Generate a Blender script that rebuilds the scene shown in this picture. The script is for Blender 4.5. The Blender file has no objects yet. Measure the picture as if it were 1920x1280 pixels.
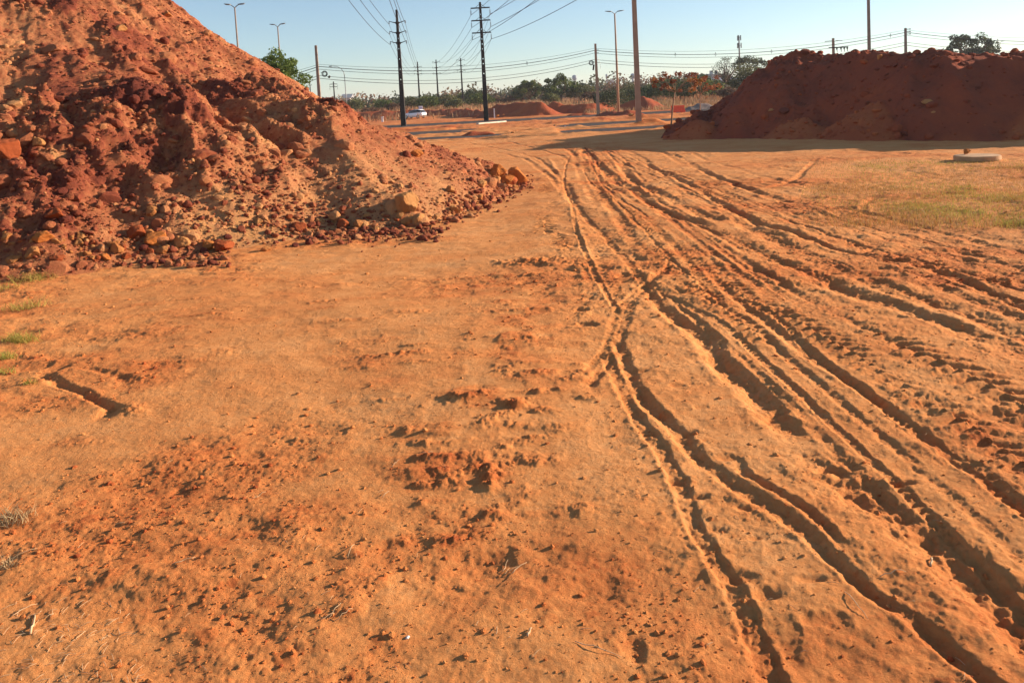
import bpy, bmesh, math, random
import numpy as np
from mathutils import Vector, Matrix

# ------------------------------------------------------------------ camera, light, exposure
S = bpy.context.scene
FPX, CX, PPY, EYE = 1400.0, 960.0, 301.0, 1.7
PITCH, ROLL = math.radians(4.4), math.radians(3.0)
SUN_EL, SUN_AZ = math.radians(15.5), math.radians(16.0)     # azimuth measured from +X towards +Y
CR, SR, CP, SP = math.cos(ROLL), math.sin(ROLL), math.cos(PITCH), math.sin(PITCH)
Fv = np.array([0, CP, -SP]); U0 = np.array([0, SP, CP]); R0 = np.array([1.0, 0, 0])
Uv = U0*CR + R0*SR; Rv = R0*CR - U0*SR
cam = bpy.data.cameras.new('camera'); camo = bpy.data.objects.new('camera', cam); S.collection.objects.link(camo)
cam.sensor_width = 36; cam.lens = FPX/1920*36; cam.clip_start = 0.05; cam.clip_end = 12000
cam.shift_y = -(640-PPY)/1920
camo.matrix_world = Matrix(((Rv[0], Uv[0], -Fv[0], 0), (Rv[1], Uv[1], -Fv[1], 0), (Rv[2], Uv[2], -Fv[2], EYE), (0, 0, 0, 1)))
S.camera = camo
w = bpy.data.worlds.new('World'); S.world = w; w.use_nodes = True
nt = w.node_tree; bg = nt.nodes['Background']; sky = nt.nodes.new('ShaderNodeTexSky'); sky.sky_type = 'NISHITA'
sky.sun_disc = False; sky.sun_elevation = SUN_EL; sky.sun_rotation = math.pi/2 - SUN_AZ
sky.air_density = 1.0; sky.dust_density = .15; sky.ozone_density = 3.0; sky.altitude = 300
hs = nt.nodes.new('ShaderNodeHueSaturation'); hs.inputs['Saturation'].default_value = .92
nt.links.new(sky.outputs[0], hs.inputs['Color']); nt.links.new(hs.outputs[0], bg.inputs[0]); bg.inputs[1].default_value = 0.08
tosun = Vector((math.cos(SUN_EL)*math.cos(SUN_AZ), math.cos(SUN_EL)*math.sin(SUN_AZ), math.sin(SUN_EL)))
sl = bpy.data.lights.new('sun', 'SUN'); sl.energy = 5.0; sl.angle = math.radians(0.5); sl.color = (1.0, 0.79, 0.59)
so = bpy.data.objects.new('sun', sl); S.collection.objects.link(so); so.rotation_euler = tosun.to_track_quat('Z', 'Y').to_euler()
S.view_settings.view_transform = 'Standard'; S.view_settings.look = 'None'; S.view_settings.gamma = 1
S.view_settings.exposure = 1.12
S.cycles.max_bounces = 6; S.cycles.diffuse_bounces = 3; S.cycles.transparent_max_bounces = 8
RES = 1.0            # mesh resolution factor of the ground and the soil mounds

# ------------------------------------------------------------------ photo geometry helpers
def rays(px, py):
    px, py = np.asarray(px, float), np.asarray(py, float)
    d = Fv + ((px-CX)/FPX)[..., None]*Rv + ((PPY-py)/FPX)[..., None]*Uv
    return d
def gp(px, py, z=0.0):          # point of the level z seen at a photo position
    d = rays(px, py); t = (z-EYE)/d[..., 2]
    return (t[..., None]*d)[..., :2]
def at(px, py, Y):              # point seen at a photo position at depth Y
    d = rays(px, py); t = Y/d[..., 1]
    p = t[..., None]*d; p[..., 2] += EYE
    return p
def pxm(Y): return FPX/Y

# ------------------------------------------------------------------ numpy noise
_rs = np.random.RandomState(7)
TAB = [_rs.rand(256, 256).astype(np.float32) for _ in range(8)]
def vn(x, y, s=0):
    T = TAB[s % 8]; o = 37.3*s
    x = x+o; y = y+o*1.7
    xi = np.floor(x); yi = np.floor(y); fx = (x-xi).astype(np.float32); fy = (y-yi).astype(np.float32)
    xi = xi.astype(np.int64); yi = yi.astype(np.int64)
    fx = fx*fx*(3-2*fx); fy = fy*fy*(3-2*fy)
    x0, x1, y0, y1 = xi & 255, (xi+1) & 255, yi & 255, (yi+1) & 255
    a = T[x0, y0]; b = T[x1, y0]; c = T[x0, y1]; d = T[x1, y1]
    return (a+(b-a)*fx)*(1-fy)+(c+(d-c)*fx)*fy      # 0..1
def fbm(x, y, o=4, s=0, g=0.5):
    r = 0; a = 1; t = 0
    ca, sa = math.cos(.6), math.sin(.6)
    for i in range(o):
        r = r+a*(vn(x, y, s+i)-.5); t += a; a *= g
        x, y = (x*ca-y*sa)*2.03, (x*sa+y*ca)*2.03
    return r/t*2                                       # about -1..1
def sst(a, b, x):
    t = np.clip((x-a)/(b-a), 0, 1); return t*t*(3-2*t)
def clods(x, y, cell, prob, s=0, rmin=.25, rmax=.55, flat=1.0):
    """half buried lumps: height in units of cell and the lump's own random tone"""
    gx = x/cell; gy = y/cell
    ix = np.floor(gx).astype(np.int64); iy = np.floor(gy).astype(np.int64)
    A, B, C = TAB[s % 8], TAB[(s+3) % 8], TAB[(s+5) % 8]
    h = np.zeros(x.shape, np.float32); tone = np.zeros(x.shape, np.float32)
    for dx in (-1, 0, 1):
        for dy in (-1, 0, 1):
            jx = ix+dx; jy = iy+dy; a = jx & 255; b = jy & 255
            p = A[a, b]; q = B[a, b]; r = C[a, b]
            on = (C[b, a] < prob)
            rad = rmin+(rmax-rmin)*q*r
            ddx = gx-(jx+.2+.6*p); ddy = gy-(jy+.2+.6*q)
            d2 = (ddx*ddx*(1+.6*(r-.5))+ddy*ddy*(1+.6*(p-.5)))/(rad*rad)
            k = np.where(on & (d2 < 1), rad*flat*np.sqrt(np.clip(1-d2, 0, 1)), 0).astype(np.float32)
            m = k > h
            h = np.where(m, k, h); tone = np.where(m, r, tone)
    return h*cell, tone

# ------------------------------------------------------------------ materials
MATS = {}
def new_mat(name):
    m = bpy.data.materials.new(name); m.use_nodes = True; MATS[name] = m
    t = m.node_tree; b = t.nodes['Principled BSDF']; return m, t, b
def N(t, ty, **k):
    n = t.nodes.new(ty)
    for a, v in k.items(): setattr(n, a, v)
    return n
def ramp(t, fac, cols):
    r = N(t, 'ShaderNodeValToRGB'); e = r.color_ramp.elements
    while len(e) < len(cols): e.new(.5)
    for i, (p, c) in enumerate(cols): e[i].position = p; e[i].color = (*c, 1)
    t.links.new(fac, r.inputs[0]); return r.outputs[0]
def noise(t, scale, detail=4, rough=.6, vec=None):
    n = N(t, 'ShaderNodeTexNoise'); n.inputs['Scale'].default_value = scale; n.inputs['Detail'].default_value = detail; n.inputs['Roughness'].default_value = rough
    if vec is not None: t.links.new(vec, n.inputs['Vector'])
    return n.outputs['Fac']
def mth(t, op, a, b=None, c=None):
    n = N(t, 'ShaderNodeMath', operation=op)
    for i, v in enumerate((a, b, c)):
        if v is None: continue
        if isinstance(v, (int, float)): n.inputs[i].default_value = v
        else: t.links.new(v, n.inputs[i])
    return n.outputs[0]
def soil(name, cols, bump=.012, nsc=(1.3, 9, 60), amp=(.5, .35, .35), base=0.0):
    """loose soil; attribute 'tone' (how dark red the earth is) plus noise picks the earth colour"""
    m, t, b = new_mat(name)
    tc = N(t, 'ShaderNodeTexCoord').outputs['Object']
    at_ = N(t, 'ShaderNodeAttribute', attribute_name='tone').outputs['Fac']
    f = mth(t, 'ADD', at_, base)
    for s, a in zip(nsc, amp):
        f = mth(t, 'ADD', f, mth(t, 'MULTIPLY', mth(t, 'SUBTRACT', noise(t, s, 5, .62, tc), .5), a))
    t.links.new(ramp(t, f, cols), b.inputs['Base Color'])
    b.inputs['Roughness'].default_value = 1; b.inputs['Specular IOR Level'].default_value = .1
    bp = N(t, 'ShaderNodeBump'); bp.inputs['Strength'].default_value = 1; bp.inputs['Distance'].default_value = bump
    t.links.new(noise(t, 55, 7, .8, tc), bp.inputs['Height']); t.links.new(bp.outputs[0], b.inputs['Normal'])
    return m
def plain(name, col, rough=.8, metal=0, var=.25, scale=6, bump=0, spec=.4):
    m, t, b = new_mat(name)
    tc = N(t, 'ShaderNodeTexCoord').outputs['Object']
    n = noise(t, scale, 5, .6, tc)
    lo = tuple(c*(1-var) for c in col); hi = tuple(min(1, c*(1+var)) for c in col)
    t.links.new(ramp(t, n, [(.3, lo), (.7, hi)]), b.inputs['Base Color'])
    b.inputs['Roughness'].default_value = rough; b.inputs['Metallic'].default_value = metal; b.inputs['Specular IOR Level'].default_value = spec
    if bump:
        bp = N(t, 'ShaderNodeBump'); bp.inputs['Distance'].default_value = bump
        t.links.new(noise(t, scale*6, 4, .6, tc), bp.inputs['Height']); t.links.new(bp.outputs[0], b.inputs['Normal'])
    return m
def leafmat(name, cols, trans=.25):
    m, t, b = new_mat(name)
    at_ = N(t, 'ShaderNodeAttribute', attribute_name='tone').outputs['Fac']
    c = ramp(t, at_, cols); t.links.new(c, b.inputs['Base Color']); b.inputs['Roughness'].default_value = .75; b.inputs['Specular IOR Level'].default_value = .25
    tr = N(t, 'ShaderNodeBsdfTranslucent'); t.links.new(c, tr.inputs['Color'])
    mx = N(t, 'ShaderNodeMixShader'); mx.inputs[0].default_value = trans
    t.links.new(b.outputs[0], mx.inputs[1]); t.links.new(tr.outputs[0], mx.inputs[2]); t.links.new(mx.outputs[0], t.nodes['Material Output'].inputs['Surface'])
    return m

SAND = (.66, .270, .086); ORNG = (.58, .186, .054); RED = (.40, .098, .032); DRED = (.25, .058, .026)
M_ground = soil('sandy_earth', [(0, (.72, .36, .14)), (.28, SAND), (.55, ORNG), (.8, RED), (1, (.30, .08, .03))], bump=.011, nsc=(.55, 5, 38), amp=(.36, .42, .5), base=.23)
M_mound = soil('mixed_mound_earth', [(0, (.62, .32, .12)), (.25, (.52, .245, .105)), (.5, (.40, .145, .064)), (.72, (.27, .074, .038)), (1, (.15, .040, .026))], bump=.03, nsc=(.5, 3, 17), amp=(.55, .5, .5), base=.12)
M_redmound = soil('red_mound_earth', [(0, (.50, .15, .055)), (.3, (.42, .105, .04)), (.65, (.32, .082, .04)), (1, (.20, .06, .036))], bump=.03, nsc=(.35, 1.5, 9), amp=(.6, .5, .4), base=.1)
M_rock = soil('clod_earth', [(0, (.60, .30, .11)), (.3, (.52, .22, .075)), (.6, (.44, .14, .042)), (1, (.27, .055, .022))], bump=.02, nsc=(3, 14, 50), amp=(.3, .3, .3))
M_rock_tan = soil('tan_clod_earth', [(0, (.64, .35, .14)), (.6, (.54, .25, .09)), (1, (.40, .14, .048))], bump=.02, nsc=(3, 14, 50), amp=(.3, .3, .3), base=.2)
M_rock_org = soil('orange_clod_earth', [(0, (.62, .26, .08)), (.6, (.54, .18, .045)), (1, (.42, .12, .035))], bump=.02, nsc=(3, 14, 50), amp=(.3, .3, .3), base=.2)
M_rock_red = soil('red_clod_earth', [(0, (.50, .18, .07)), (.5, (.40, .10, .035)), (1, (.25, .05, .022))], bump=.02, nsc=(3, 14, 50), amp=(.3, .3, .3), base=.2)
M_asph = plain('asphalt', (.115, .10, .09), 1, var=.3, scale=1.2, bump=.01, spec=0)
M_conc = plain('concrete', (.50, .30, .15), .9, var=.3, scale=3, bump=.004)
M_cpole = plain('weathered_pole_concrete', (.40, .25, .165), .9, var=.15, scale=2, bump=.003)
M_grey = plain('grey_pole_concrete', (.27, .20, .155), .9, var=.2, scale=2)
M_black = plain('dark_stained_concrete', (.028, .02, .017), .8, var=.35, scale=3)
M_wire = plain('cable_sheath', (.03, .03, .035), .6)
M_galv = plain('galvanised_steel', (.20, .20, .20), .5, .6)
M_insul = plain('dark_glazed_porcelain', (.03, .022, .02), .3)
M_white = plain('white_paint', (.78, .78, .78), .35, var=.05)
M_carpaint = plain('white_car_paint', (.90, .90, .90), .22, var=.02, spec=.6)
M_glass = plain('dark_car_glass', (.02, .024, .03), .08, spec=.8)
M_rubber = plain('tyre_rubber', (.02, .02, .02), .85)
M_rim = plain('alloy_rim', (.4, .4, .42), .35, .8)
M_lampred = plain('red_lamp_plastic', (.45, .02, .02), .3)
M_orange = plain('orange_plastic', (.80, .10, .03), .45, var=.12)
M_bark = plain('bark', (.13, .085, .06), .95, var=.35, scale=9)
M_barkpale = plain('pale_bark', (.30, .17, .10), .95, var=.3, scale=9)
M_straw = leafmat('straw', [(0, (.30, .20, .10)), (.5, (.46, .33, .17)), (1, (.62, .48, .28))], .2)
M_field = leafmat('dry_field_grass', [(0, (.22, .11, .06)), (.4, (.36, .20, .10)), (.75, (.46, .30, .15)), (1, (.24, .25, .08))], .25)
M_turf = leafmat('short_turf', [(0, (.42, .22, .07)), (.4, (.42, .33, .08)), (.75, (.34, .33, .065)), (1, (.24, .27, .045))], .3)
M_green = leafmat('green_leaves', [(0, (.03, .05, .014)), (.5, (.075, .11, .025)), (1, (.16, .19, .045))], .3)
M_bright = leafmat('fresh_green_leaves', [(0, (.05, .085, .02)), (.5, (.13, .19, .04)), (1, (.24, .30, .07))], .35)
M_dark = leafmat('dark_leaves', [(0, (.025, .038, .022)), (.5, (.05, .07, .03)), (1, (.10, .115, .045))], .25)
M_olive = leafmat('olive_leaves', [(0, (.05, .06, .022)), (.5, (.10, .11, .04)), (1, (.18, .18, .06))], .25)
M_brown = leafmat('dry_brown_leaves', [(0, (.10, .05, .03)), (.5, (.15, .08, .045)), (1, (.20, .12, .065))], .25)
M_rust = leafmat('rust_orange_leaves', [(0, (.16, .045, .02)), (.5, (.28, .085, .025)), (1, (.36, .17, .035))], .3)
M_wood = leafmat('wood_canopy', [(0, (.04, .055, .03)), (.25, (.07, .085, .035)), (.5, (.12, .12, .05)), (.7, (.16, .10, .055)), (.85, (.21, .115, .07)), (1, (.27, .20, .09))], .2)
M_pale = plain('pale_render_wall', (.46, .44, .42), .9, var=.1, scale=.4)
M_roof = plain('grey_sheet_roof', (.28, .29, .31), .6, var=.1)
M_tank = plain('blue_grey_tank', (.22, .27, .33), .6, var=.1)
M_twig = plain('dry_twig', (.50, .34, .19), .9, var=.3, scale=20)
M_white_peb = plain('white_pebble_stone', (.70, .64, .58), .6, var=.1, scale=40)
M_kerb = plain('limewashed_kerb', (.66, .57, .46), .9, var=.15, scale=2)
M_sign = plain('sign_face', (.75, .73, .78), .5, var=.03)
M_signblue = plain('sign_band_paint', (.30, .22, .50), .5, var=.05)

# ------------------------------------------------------------------ object helpers
C = S.collection
def link(name, me, mat, parent=None):
    o = bpy.data.objects.new(name, me); C.objects.link(o)
    if mat is not None and not me.materials: me.materials.append(mat)
    if parent is not None: o.parent = parent
    return o
def tag(o, label, cat, group=None, kind=None):
    if label: o['label'] = label
    if cat: o['category'] = cat
    if group: o['group'] = group
    if kind: o['kind'] = kind
    return o
def empty(name, loc, label, cat, group=None, rz=0):
    o = bpy.data.objects.new(name, None); C.objects.link(o); o.location = loc; o.rotation_euler = (0, 0, rz)
    o.empty_display_size = .2
    return tag(o, label, cat, group)
def np_mesh(name, V, Fc, tone=None, smooth=False):
    """V (n,3), Fc (m,k) faces"""
    me = bpy.data.meshes.new(name); V = np.asarray(V, np.float32); Fc = np.asarray(Fc, np.int32)
    m, k = Fc.shape
    me.vertices.add(len(V)); me.vertices.foreach_set('co', V.ravel())
    me.loops.add(m*k); me.loops.foreach_set('vertex_index', Fc.ravel())
    me.polygons.add(m); me.polygons.foreach_set('loop_start', np.arange(0, m*k, k, dtype=np.int32))
    try: me.polygons.foreach_set('loop_total', np.full(m, k, np.int32))
    except Exception: pass
    me.polygons.foreach_set('use_smooth', np.full(m, smooth, bool))
    if tone is not None:
        a = me.attributes.new('tone', 'FLOAT', 'POINT'); a.data.foreach_set('value', np.asarray(tone, np.float32))
    me.update(calc_edges=True); return me
def copy_tree(o, parent=None):
    c = o.copy(); C.objects.link(c)
    if parent is not None: c.parent = parent
    for ch in list(o.children): copy_tree(ch, c)
    return c

class MB:
    """collects boxes, tubes and faces and links them as one mesh object"""
    def __init__(s): s.v = []; s.f = []
    def add(s, v, f):
        o = len(s.v); s.v += [tuple(p) for p in v]; s.f += [tuple(i+o for i in q) for q in f]
    def box(s, c, d, taper=(1, 1), rz=0):
        x, y, z = c; a, b, h = d[0]/2, d[1]/2, d[2]/2; v = []
        for zz, k in ((-h, 1), (h, None)):
            ka, kb = (1, 1) if k else taper
            for sx, sy in ((-1, -1), (1, -1), (1, 1), (-1, 1)):
                px_, py_ = sx*a*ka, sy*b*kb
                v.append((x+px_*math.cos(rz)-py_*math.sin(rz), y+px_*math.sin(rz)+py_*math.cos(rz), z+zz))
        s.add(v, [(3, 2, 1, 0), (4, 5, 6, 7), (0, 1, 5, 4), (1, 2, 6, 5), (2, 3, 7, 6), (3, 0, 4, 7)])
    def tube(s, pts, rad, n=8, cap=True):
        P = [Vector(p) for p in pts]
        if not hasattr(rad, '__len__'): rad = [rad]*len(P)
        v = []; ref = Vector((0, 0, 1))
        for i, p in enumerate(P):
            d = (P[min(i+1, len(P)-1)]-P[max(i-1, 0)]).normalized()
            a = d.cross(ref)
            if a.length < .1: a = d.cross(Vector((0, 1, 0)))
            a.normalize(); b = d.cross(a)
            for k in range(n):
                t = 2*math.pi*k/n; v.append(p+(a*math.cos(t)+b*math.sin(t))*rad[i])
        f = [(i*n+k, i*n+(k+1) % n, (i+1)*n+(k+1) % n, (i+1)*n+k) for i in range(len(P)-1) for k in range(n)]
        if cap: f += [tuple(range(n-1, -1, -1)), tuple((len(P)-1)*n+k for k in range(n))]
        s.add(v, f)
    def cyl(s, c, r, h, n=16, axis='z', r2=None):
        d = {'z': (0, 0, 1), 'x': (1, 0, 0), 'y': (0, 1, 0)}[axis]; c = Vector(c); d = Vector(d)
        s.tube([c-d*h/2, c+d*h/2], [r, r2 if r2 is not None else r], n)
    def build(s, name, mat, parent=None, smooth=False, bevel=0):
        me = bpy.data.meshes.new(name); me.from_pydata(s.v, [], s.f); me.update()
        bm = bmesh.new(); bm.from_mesh(me); bmesh.ops.recalc_face_normals(bm, faces=bm.faces)
        if bevel: bmesh.ops.bevel(bm, geom=bm.edges[:], offset=bevel, segments=2, affect='EDGES', clamp_overlap=True)
        bm.to_mesh(me); bm.free()
        if smooth:
            for p in me.polygons: p.use_smooth = True
        return link(name, me, mat, parent)

# ------------------------------------------------------------------ ground relief
def spline(P, n=16):
    P = np.asarray(P, float); out = []
    Q = np.vstack([2*P[0]-P[1], P, 2*P[-1]-P[-2]])
    for i in range(1, len(Q)-2):
        for t in np.linspace(0, 1, n, endpoint=False):
            out.append(.5*((2*Q[i])+(-Q[i-1]+Q[i+1])*t+(2*Q[i-1]-5*Q[i]+4*Q[i+1]-Q[i+2])*t*t+(-Q[i-1]+3*Q[i]-3*Q[i+1]+Q[i+2])*t**3))
    out.append(Q[-2]); return np.array(out)
TRACKS = []
def T(pts, kind='rut', w=.07, d=.03, wob=.02, pitch=.06, tone=.05, ext=False, side=.5, two=0):
    pts = np.array(pts, float); g = gp(pts[:, 0], pts[:, 1]); g = spline(g)
    g = g[np.argsort(g[:, 1])]; y = np.maximum.accumulate(g[:, 1]+np.arange(len(g))*1e-6); x = g[:, 0]
    s = np.concatenate([[0], np.cumsum(np.hypot(np.diff(x), np.diff(y)))])
    sl_ = np.gradient(x, y+np.arange(len(y))*1e-5); sl_ = np.clip(sl_, -4, 4)
    k = np.ones(7)/7; sl_ = np.convolve(np.pad(sl_, 3, 'edge'), k, 'valid')
    TRACKS.append(dict(x=x, y=y, s=s, sl=sl_, kind=kind, w=w, d=d, wob=wob, pitch=pitch, tone=tone, ext=ext, side=side, i=len(TRACKS)))
# deep ruts and ridges in the loose sand on the right
T([(1091,281),(1144,325),(1206,368),(1254,401),(1335,430),(1431,483),(1515,512),(1605,555),(1762,607),(1912,660),(2100,722)], w=.13, d=.06, wob=.035, ext=True)
T([(1168,305),(1172,320),(1187,339),(1249,368),(1311,401),(1345,413)], w=.14, d=.07, wob=.03)
T([(1388,413),(1431,439),(1508,478),(1575,510),(1650,540),(1725,562),(1837,596),(1905,622),(2050,665)], w=.15, d=.05, wob=.05, ext=True)
T([(1150,275),(1259,291),(1335,329),(1431,363),(1527,391),(1623,406),(1700,412)], w=.11, d=.045, wob=.03)
T([(1180,290),(1300,350),(1397,406),(1479,435),(1575,468),(1669,487),(1762,510),(1837,540),(1912,574),(2050,630)], w=.09, d=.065, wob=.02, ext=True)
T([(1650,505),(1725,521),(1785,551),(1856,577),(1920,600),(2050,650)], w=.07, d=.045, wob=.02, ext=True)
T([(1560,385),(1670,406),(1766,430),(1862,454),(1920,468),(2050,500)], w=.09, d=.035, ext=True)
T([(1540,400),(1640,425),(1766,455),(1862,485),(1960,515)], w=.07, d=.03, ext=True)
T([(1062,345),(1077,385),(1100,410),(1140,450),(1180,480),(1230,511)], w=.11, d=.04)
T([(1030,300),(1058,340),(1068,362),(1073,400),(1085,430),(1100,470),(1118,520),(1130,560)], kind='ridge', w=.06, d=.03)
T([(1205,535),(1211,544),(1249,585),(1305,622),(1357,690),(1410,735),(1455,787),(1475,800)], w=.10, d=.07, wob=.025)
T([(1330,520),(1361,547),(1417,592),(1481,637),(1537,682),(1594,720),(1646,754)], w=.055, d=.04, wob=.015)
T([(1646,756),(1699,799),(1762,840),(1800,862),(1850,900),(1930,960),(2050,1040)], w=.06, d=.035, wob=.02, ext=True)
T([(1545,870),(1582,897),(1631,935),(1687,972),(1744,1017),(1800,1070),(1856,1115),(1912,1171),(1990,1240)], w=.115, d=.085, wob=.02, ext=True)
T([(1165,655),(1180,700),(1200,742),(1256,802),(1312,860),(1357,894),(1410,931),(1470,969),(1519,1010),(1575,1059),(1631,1107),(1687,1141),(1744,1186),(1800,1231),(1860,1285)], w=.042, d=.04, wob=.012, ext=True)
T([(1395,886),(1462,927),(1519,961),(1549,991)], w=.03, d=.03, wob=.01)
T([(1140,680),(1180,760),(1215,820),(1249,860),(1290,957),(1320,1017),(1350,1070),(1380,1115),(1410,1179),(1432,1227),(1460,1290)], kind='tread', w=.045, d=.018, pitch=.035, ext=True, tone=.08)
T([(1262,495),(1240,515),(1217,537),(1195,560),(1180,580),(1165,620),(1155,660),(1130,695),(1108,725)], w=.045, d=.028, wob=.02)
T([(1250,500),(1205,540),(1165,580),(1148,625),(1132,665),(1108,700)], kind='tread', w=.05, d=.010, pitch=.04)
T([(1090,600),(1120,560),(1100,545),(1085,500)], kind='ridge', w=.05, d=.02)
# finely ribbed passes of lighter tyres
for k, (a, b_) in enumerate([((1215,500),(0, 0)), ((1235,520),(26,-8)), ((1255,510),(60,-22)), ((1280,510),(95,-40))]):
    T([(a[0]+0,a[1]+30),(1330+b_[0],620+b_[1]),(1460+b_[0],740+b_[1]*1.3),(1575+b_[0]*1.2,850+b_[1]*1.6),(1700+b_[0]*1.4,975+b_[1]*2),(1830+b_[0]*1.6,1110+b_[1]*2.4),(1960+b_[0]*1.8,1250+b_[1]*3)],
      kind='tread' if k % 2 else 'rut', w=.035, d=.014 if k % 2 else .016, pitch=.05, ext=True, wob=.01)
T([(1100,300),(1180,400),(1290,480),(1400,560),(1500,610),(1640,690),(1780,780),(1920,870),(2050,960)], kind='bars', w=.16, d=.022, pitch=.11, ext=True, tone=.08)
T([(1130,300),(1230,400),(1370,500),(1500,560),(1650,640),(1800,700),(1960,790),(2080,860)], kind='bars', w=.20, d=.026, pitch=.14, ext=True, tone=.08)
T([(1110,330),(1160,400),(1240,480),(1330,560),(1430,640)], kind='bars', w=.14, d=.02, pitch=.10, tone=.08)
T([(1023,345),(1022,390),(1020,435)], kind='bars', w=.17, d=.03, pitch=.15, tone=.08)
T([(1050,440),(1066,467),(1085,500)], kind='bars', w=.15, d=.025, pitch=.12, tone=.08)
T([(1300,330),(1420,400),(1560,440),(1700,490),(1850,520),(1980,550)], kind='bars', w=.30, d=.022, pitch=.16, ext=True, tone=.08)
# many faint passes side by side down the lane
_r = np.random.RandomState(3)
YL, XL = [2.1, 3.07, 4.1, 5.6, 8.5, 15, 26.6], [.70, .72, .82, .96, 1.03, 1.1, 2.4]; XR = [5.5, 5.3, 5.1, 4.8, 4.4, 3.7, 3.2]
for k in range(40):
    u0 = _r.uniform(-.06, 1.08); du = _r.uniform(-.10, .12); y_ = np.linspace(1.6, 27, 30); xl = np.interp(y_, YL, XL); xr_ = np.interp(y_, YL, XR)
    uu = u0+du*(y_/15-.5)+.03*np.sin(y_*.5+k); x_ = xl+(xr_-xl)*uu; a_ = int(_r.choice([0, 0, 0, 4, 9])); b_ = int(_r.choice([14, 20, 30, 30])); kind = _r.choice(['tread', 'rut', 'tread', 'tread', 'bars'])
    if kind == 'bars' or u0 < .42: a_ = max(a_, 5)
    if b_-a_ < 6: continue
    s_ = np.concatenate([[0], np.cumsum(np.hypot(np.diff(x_[a_:b_]), np.diff(y_[a_:b_])))]); w_ = _r.uniform(.022, .06) if kind != 'bars' else _r.uniform(.09, .15)
    TRACKS.append(dict(x=x_[a_:b_], y=y_[a_:b_], s=s_, sl=np.gradient(x_[a_:b_], y_[a_:b_]), kind=kind, w=w_, d=_r.uniform(.007, .016)*(.6 if a_ < 4 else 1), wob=.02, pitch=_r.uniform(.04, .08) if kind != 'bars' else _r.uniform(.09, .14), tone=.1, ext=a_ == 0, side=0, i=len(TRACKS)))
# fan of tracks in the middle distance
for P, w_, d_ in [([(1000,262),(1050,272),(1085,300),(1110,340),(1150,400),(1190,450)], .09, .03), ([(1060,262),(1075,290),(1090,330),(1120,380)], .10, .03),
                  ([(1100,262),(1095,290),(1100,320)], .12, .03), ([(1000,300),(1030,315),(1060,345)], .08, .03), ([(930,283),(985,300),(1030,330),(1062,365)], .09, .03),
                  ([(1160,275),(1210,300),(1260,340),(1330,380),(1400,400)], .09, .03), ([(1220,275),(1290,310),(1380,345),(1480,375),(1600,395)], .1, .03),
                  ([(880,268),(960,282),(1010,300),(1050,330),(1075,372)], .07, .025), ([(1130,275),(1170,320),(1230,370),(1290,410),(1390,470)], .06, .025),
                  ([(950,264),(1030,285),(1080,310)], .09, .03), ([(1240,270),(1330,300),(1420,330),(1500,345)], .08, .03),
                  ([(1120,262),(1160,290),(1200,330),(1240,380),(1320,440),(1440,520),(1560,590),(1700,660)], .05, .02)]:
    T(P, w=w_, d=d_, wob=.03)
T([(1300,262),(1215,268),(1130,276),(1090,290)], w=.1, d=.03)
T([(1530,300),(1500,330),(1470,345),(1440,352)], w=.07, d=.03); T([(1640,370),(1622,380),(1618,395),(1635,410)], w=.06, d=.03)
# left: short scooped footprint-like marks
T([(85,700),(115,718),(150,735),(185,755),(205,765)], w=.05, d=.034, wob=.03)
T([(160,690),(200,700),(235,712)], w=.04, d=.025)
SPOTS = []   # (px, py, radius across, radius along, height)
for a in [(250,770,.07,.04,.035),(765,815,.05,.04,.024),(790,835,.06,.05,.018),(720,720+35,.09,.03,.018),(1010,490,.30,.14,.06),(960,770,.09,.05,.02),(1000,745,.1,.03,.02),(905,805,.08,.05,.022),(855,860,.08,.05,.025),
          (1000,870,.11,.05,.025),(920,900,.05,.03,.015),(990,930,.06,.04,.015),(945,895,.07,.03,.015),(1015,660,.08,.05,.012),(950,570,.07,.05,.012),(1090,500,.12,.09,.04),(1000,515,.16,.05,.03),
          (1085,690,.05,.035,.02),(430,525,.25,.12,.02),(640,605,.25,.06,.02),(470,500,.25,.1,.02),(690,560,.3,.06,.012),(420,660,.16,.09,.016),(150,830,.14,.07,.014),(700,640,.25,.08,.012),(380,590,.25,.04,.02),
          (860,520,.3,.06,.02),(900,395,.4,.12,.03),(1000,640,.1,.05,.02),(1500,1080,.0,.0,.0)]:
    SPOTS.append(a)
_q = np.random.RandomState(17)
for k in range(64):
    v = _q.rand(); cy = 640+v*380; SPOTS.append((_q.normal(1010-190*v, 75), cy, _q.uniform(.035, .10)*(1.3-.5*v), _q.uniform(.022, .05), _q.uniform(.010, .028)*(1.15-.4*v)))
for k in range(40): SPOTS.append((_q.uniform(60, 1000), _q.uniform(480, 700), _q.uniform(.08, .28), _q.uniform(.025, .07), _q.uniform(.008, .022)))
HOLES = [(1270,905,.035,.022,.03),(1305,935,.03,.02,.03),(1290,815,.045,.03,.03),(1360,860,.05,.03,.025),(1400,955,.05,.02,.02),(1385,1080,.05,.03,.02),(1430,1115,.05,.025,.025),
         (1525,1085,.05,.02,.02),(1175,520,.10,.08,.035),(1095,585,.09,.04,.03),(1100,612,.07,.05,.03),(1130,640,.05,.03,.02),(1560,880,.06,.025,.03),(1700,905,.05,.02,.025),
         (1270,727,.035,.02,.015),(1310,770,.03,.02,.012),(1190,1215,.03,.05,.02),(1330,995,.04,.02,.015),(1540,1160,.06,.03,.02),(1860,780,.10,.04,.03),(1740,760,.1,.04,.02),
         (1420,1010,.04,.02,.012),(1215,820,.04,.02,.02),(1240,785,.03,.02,.02),(1205,700,.05,.03,.02),(1160,690,.03,.05,.02)]

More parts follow.
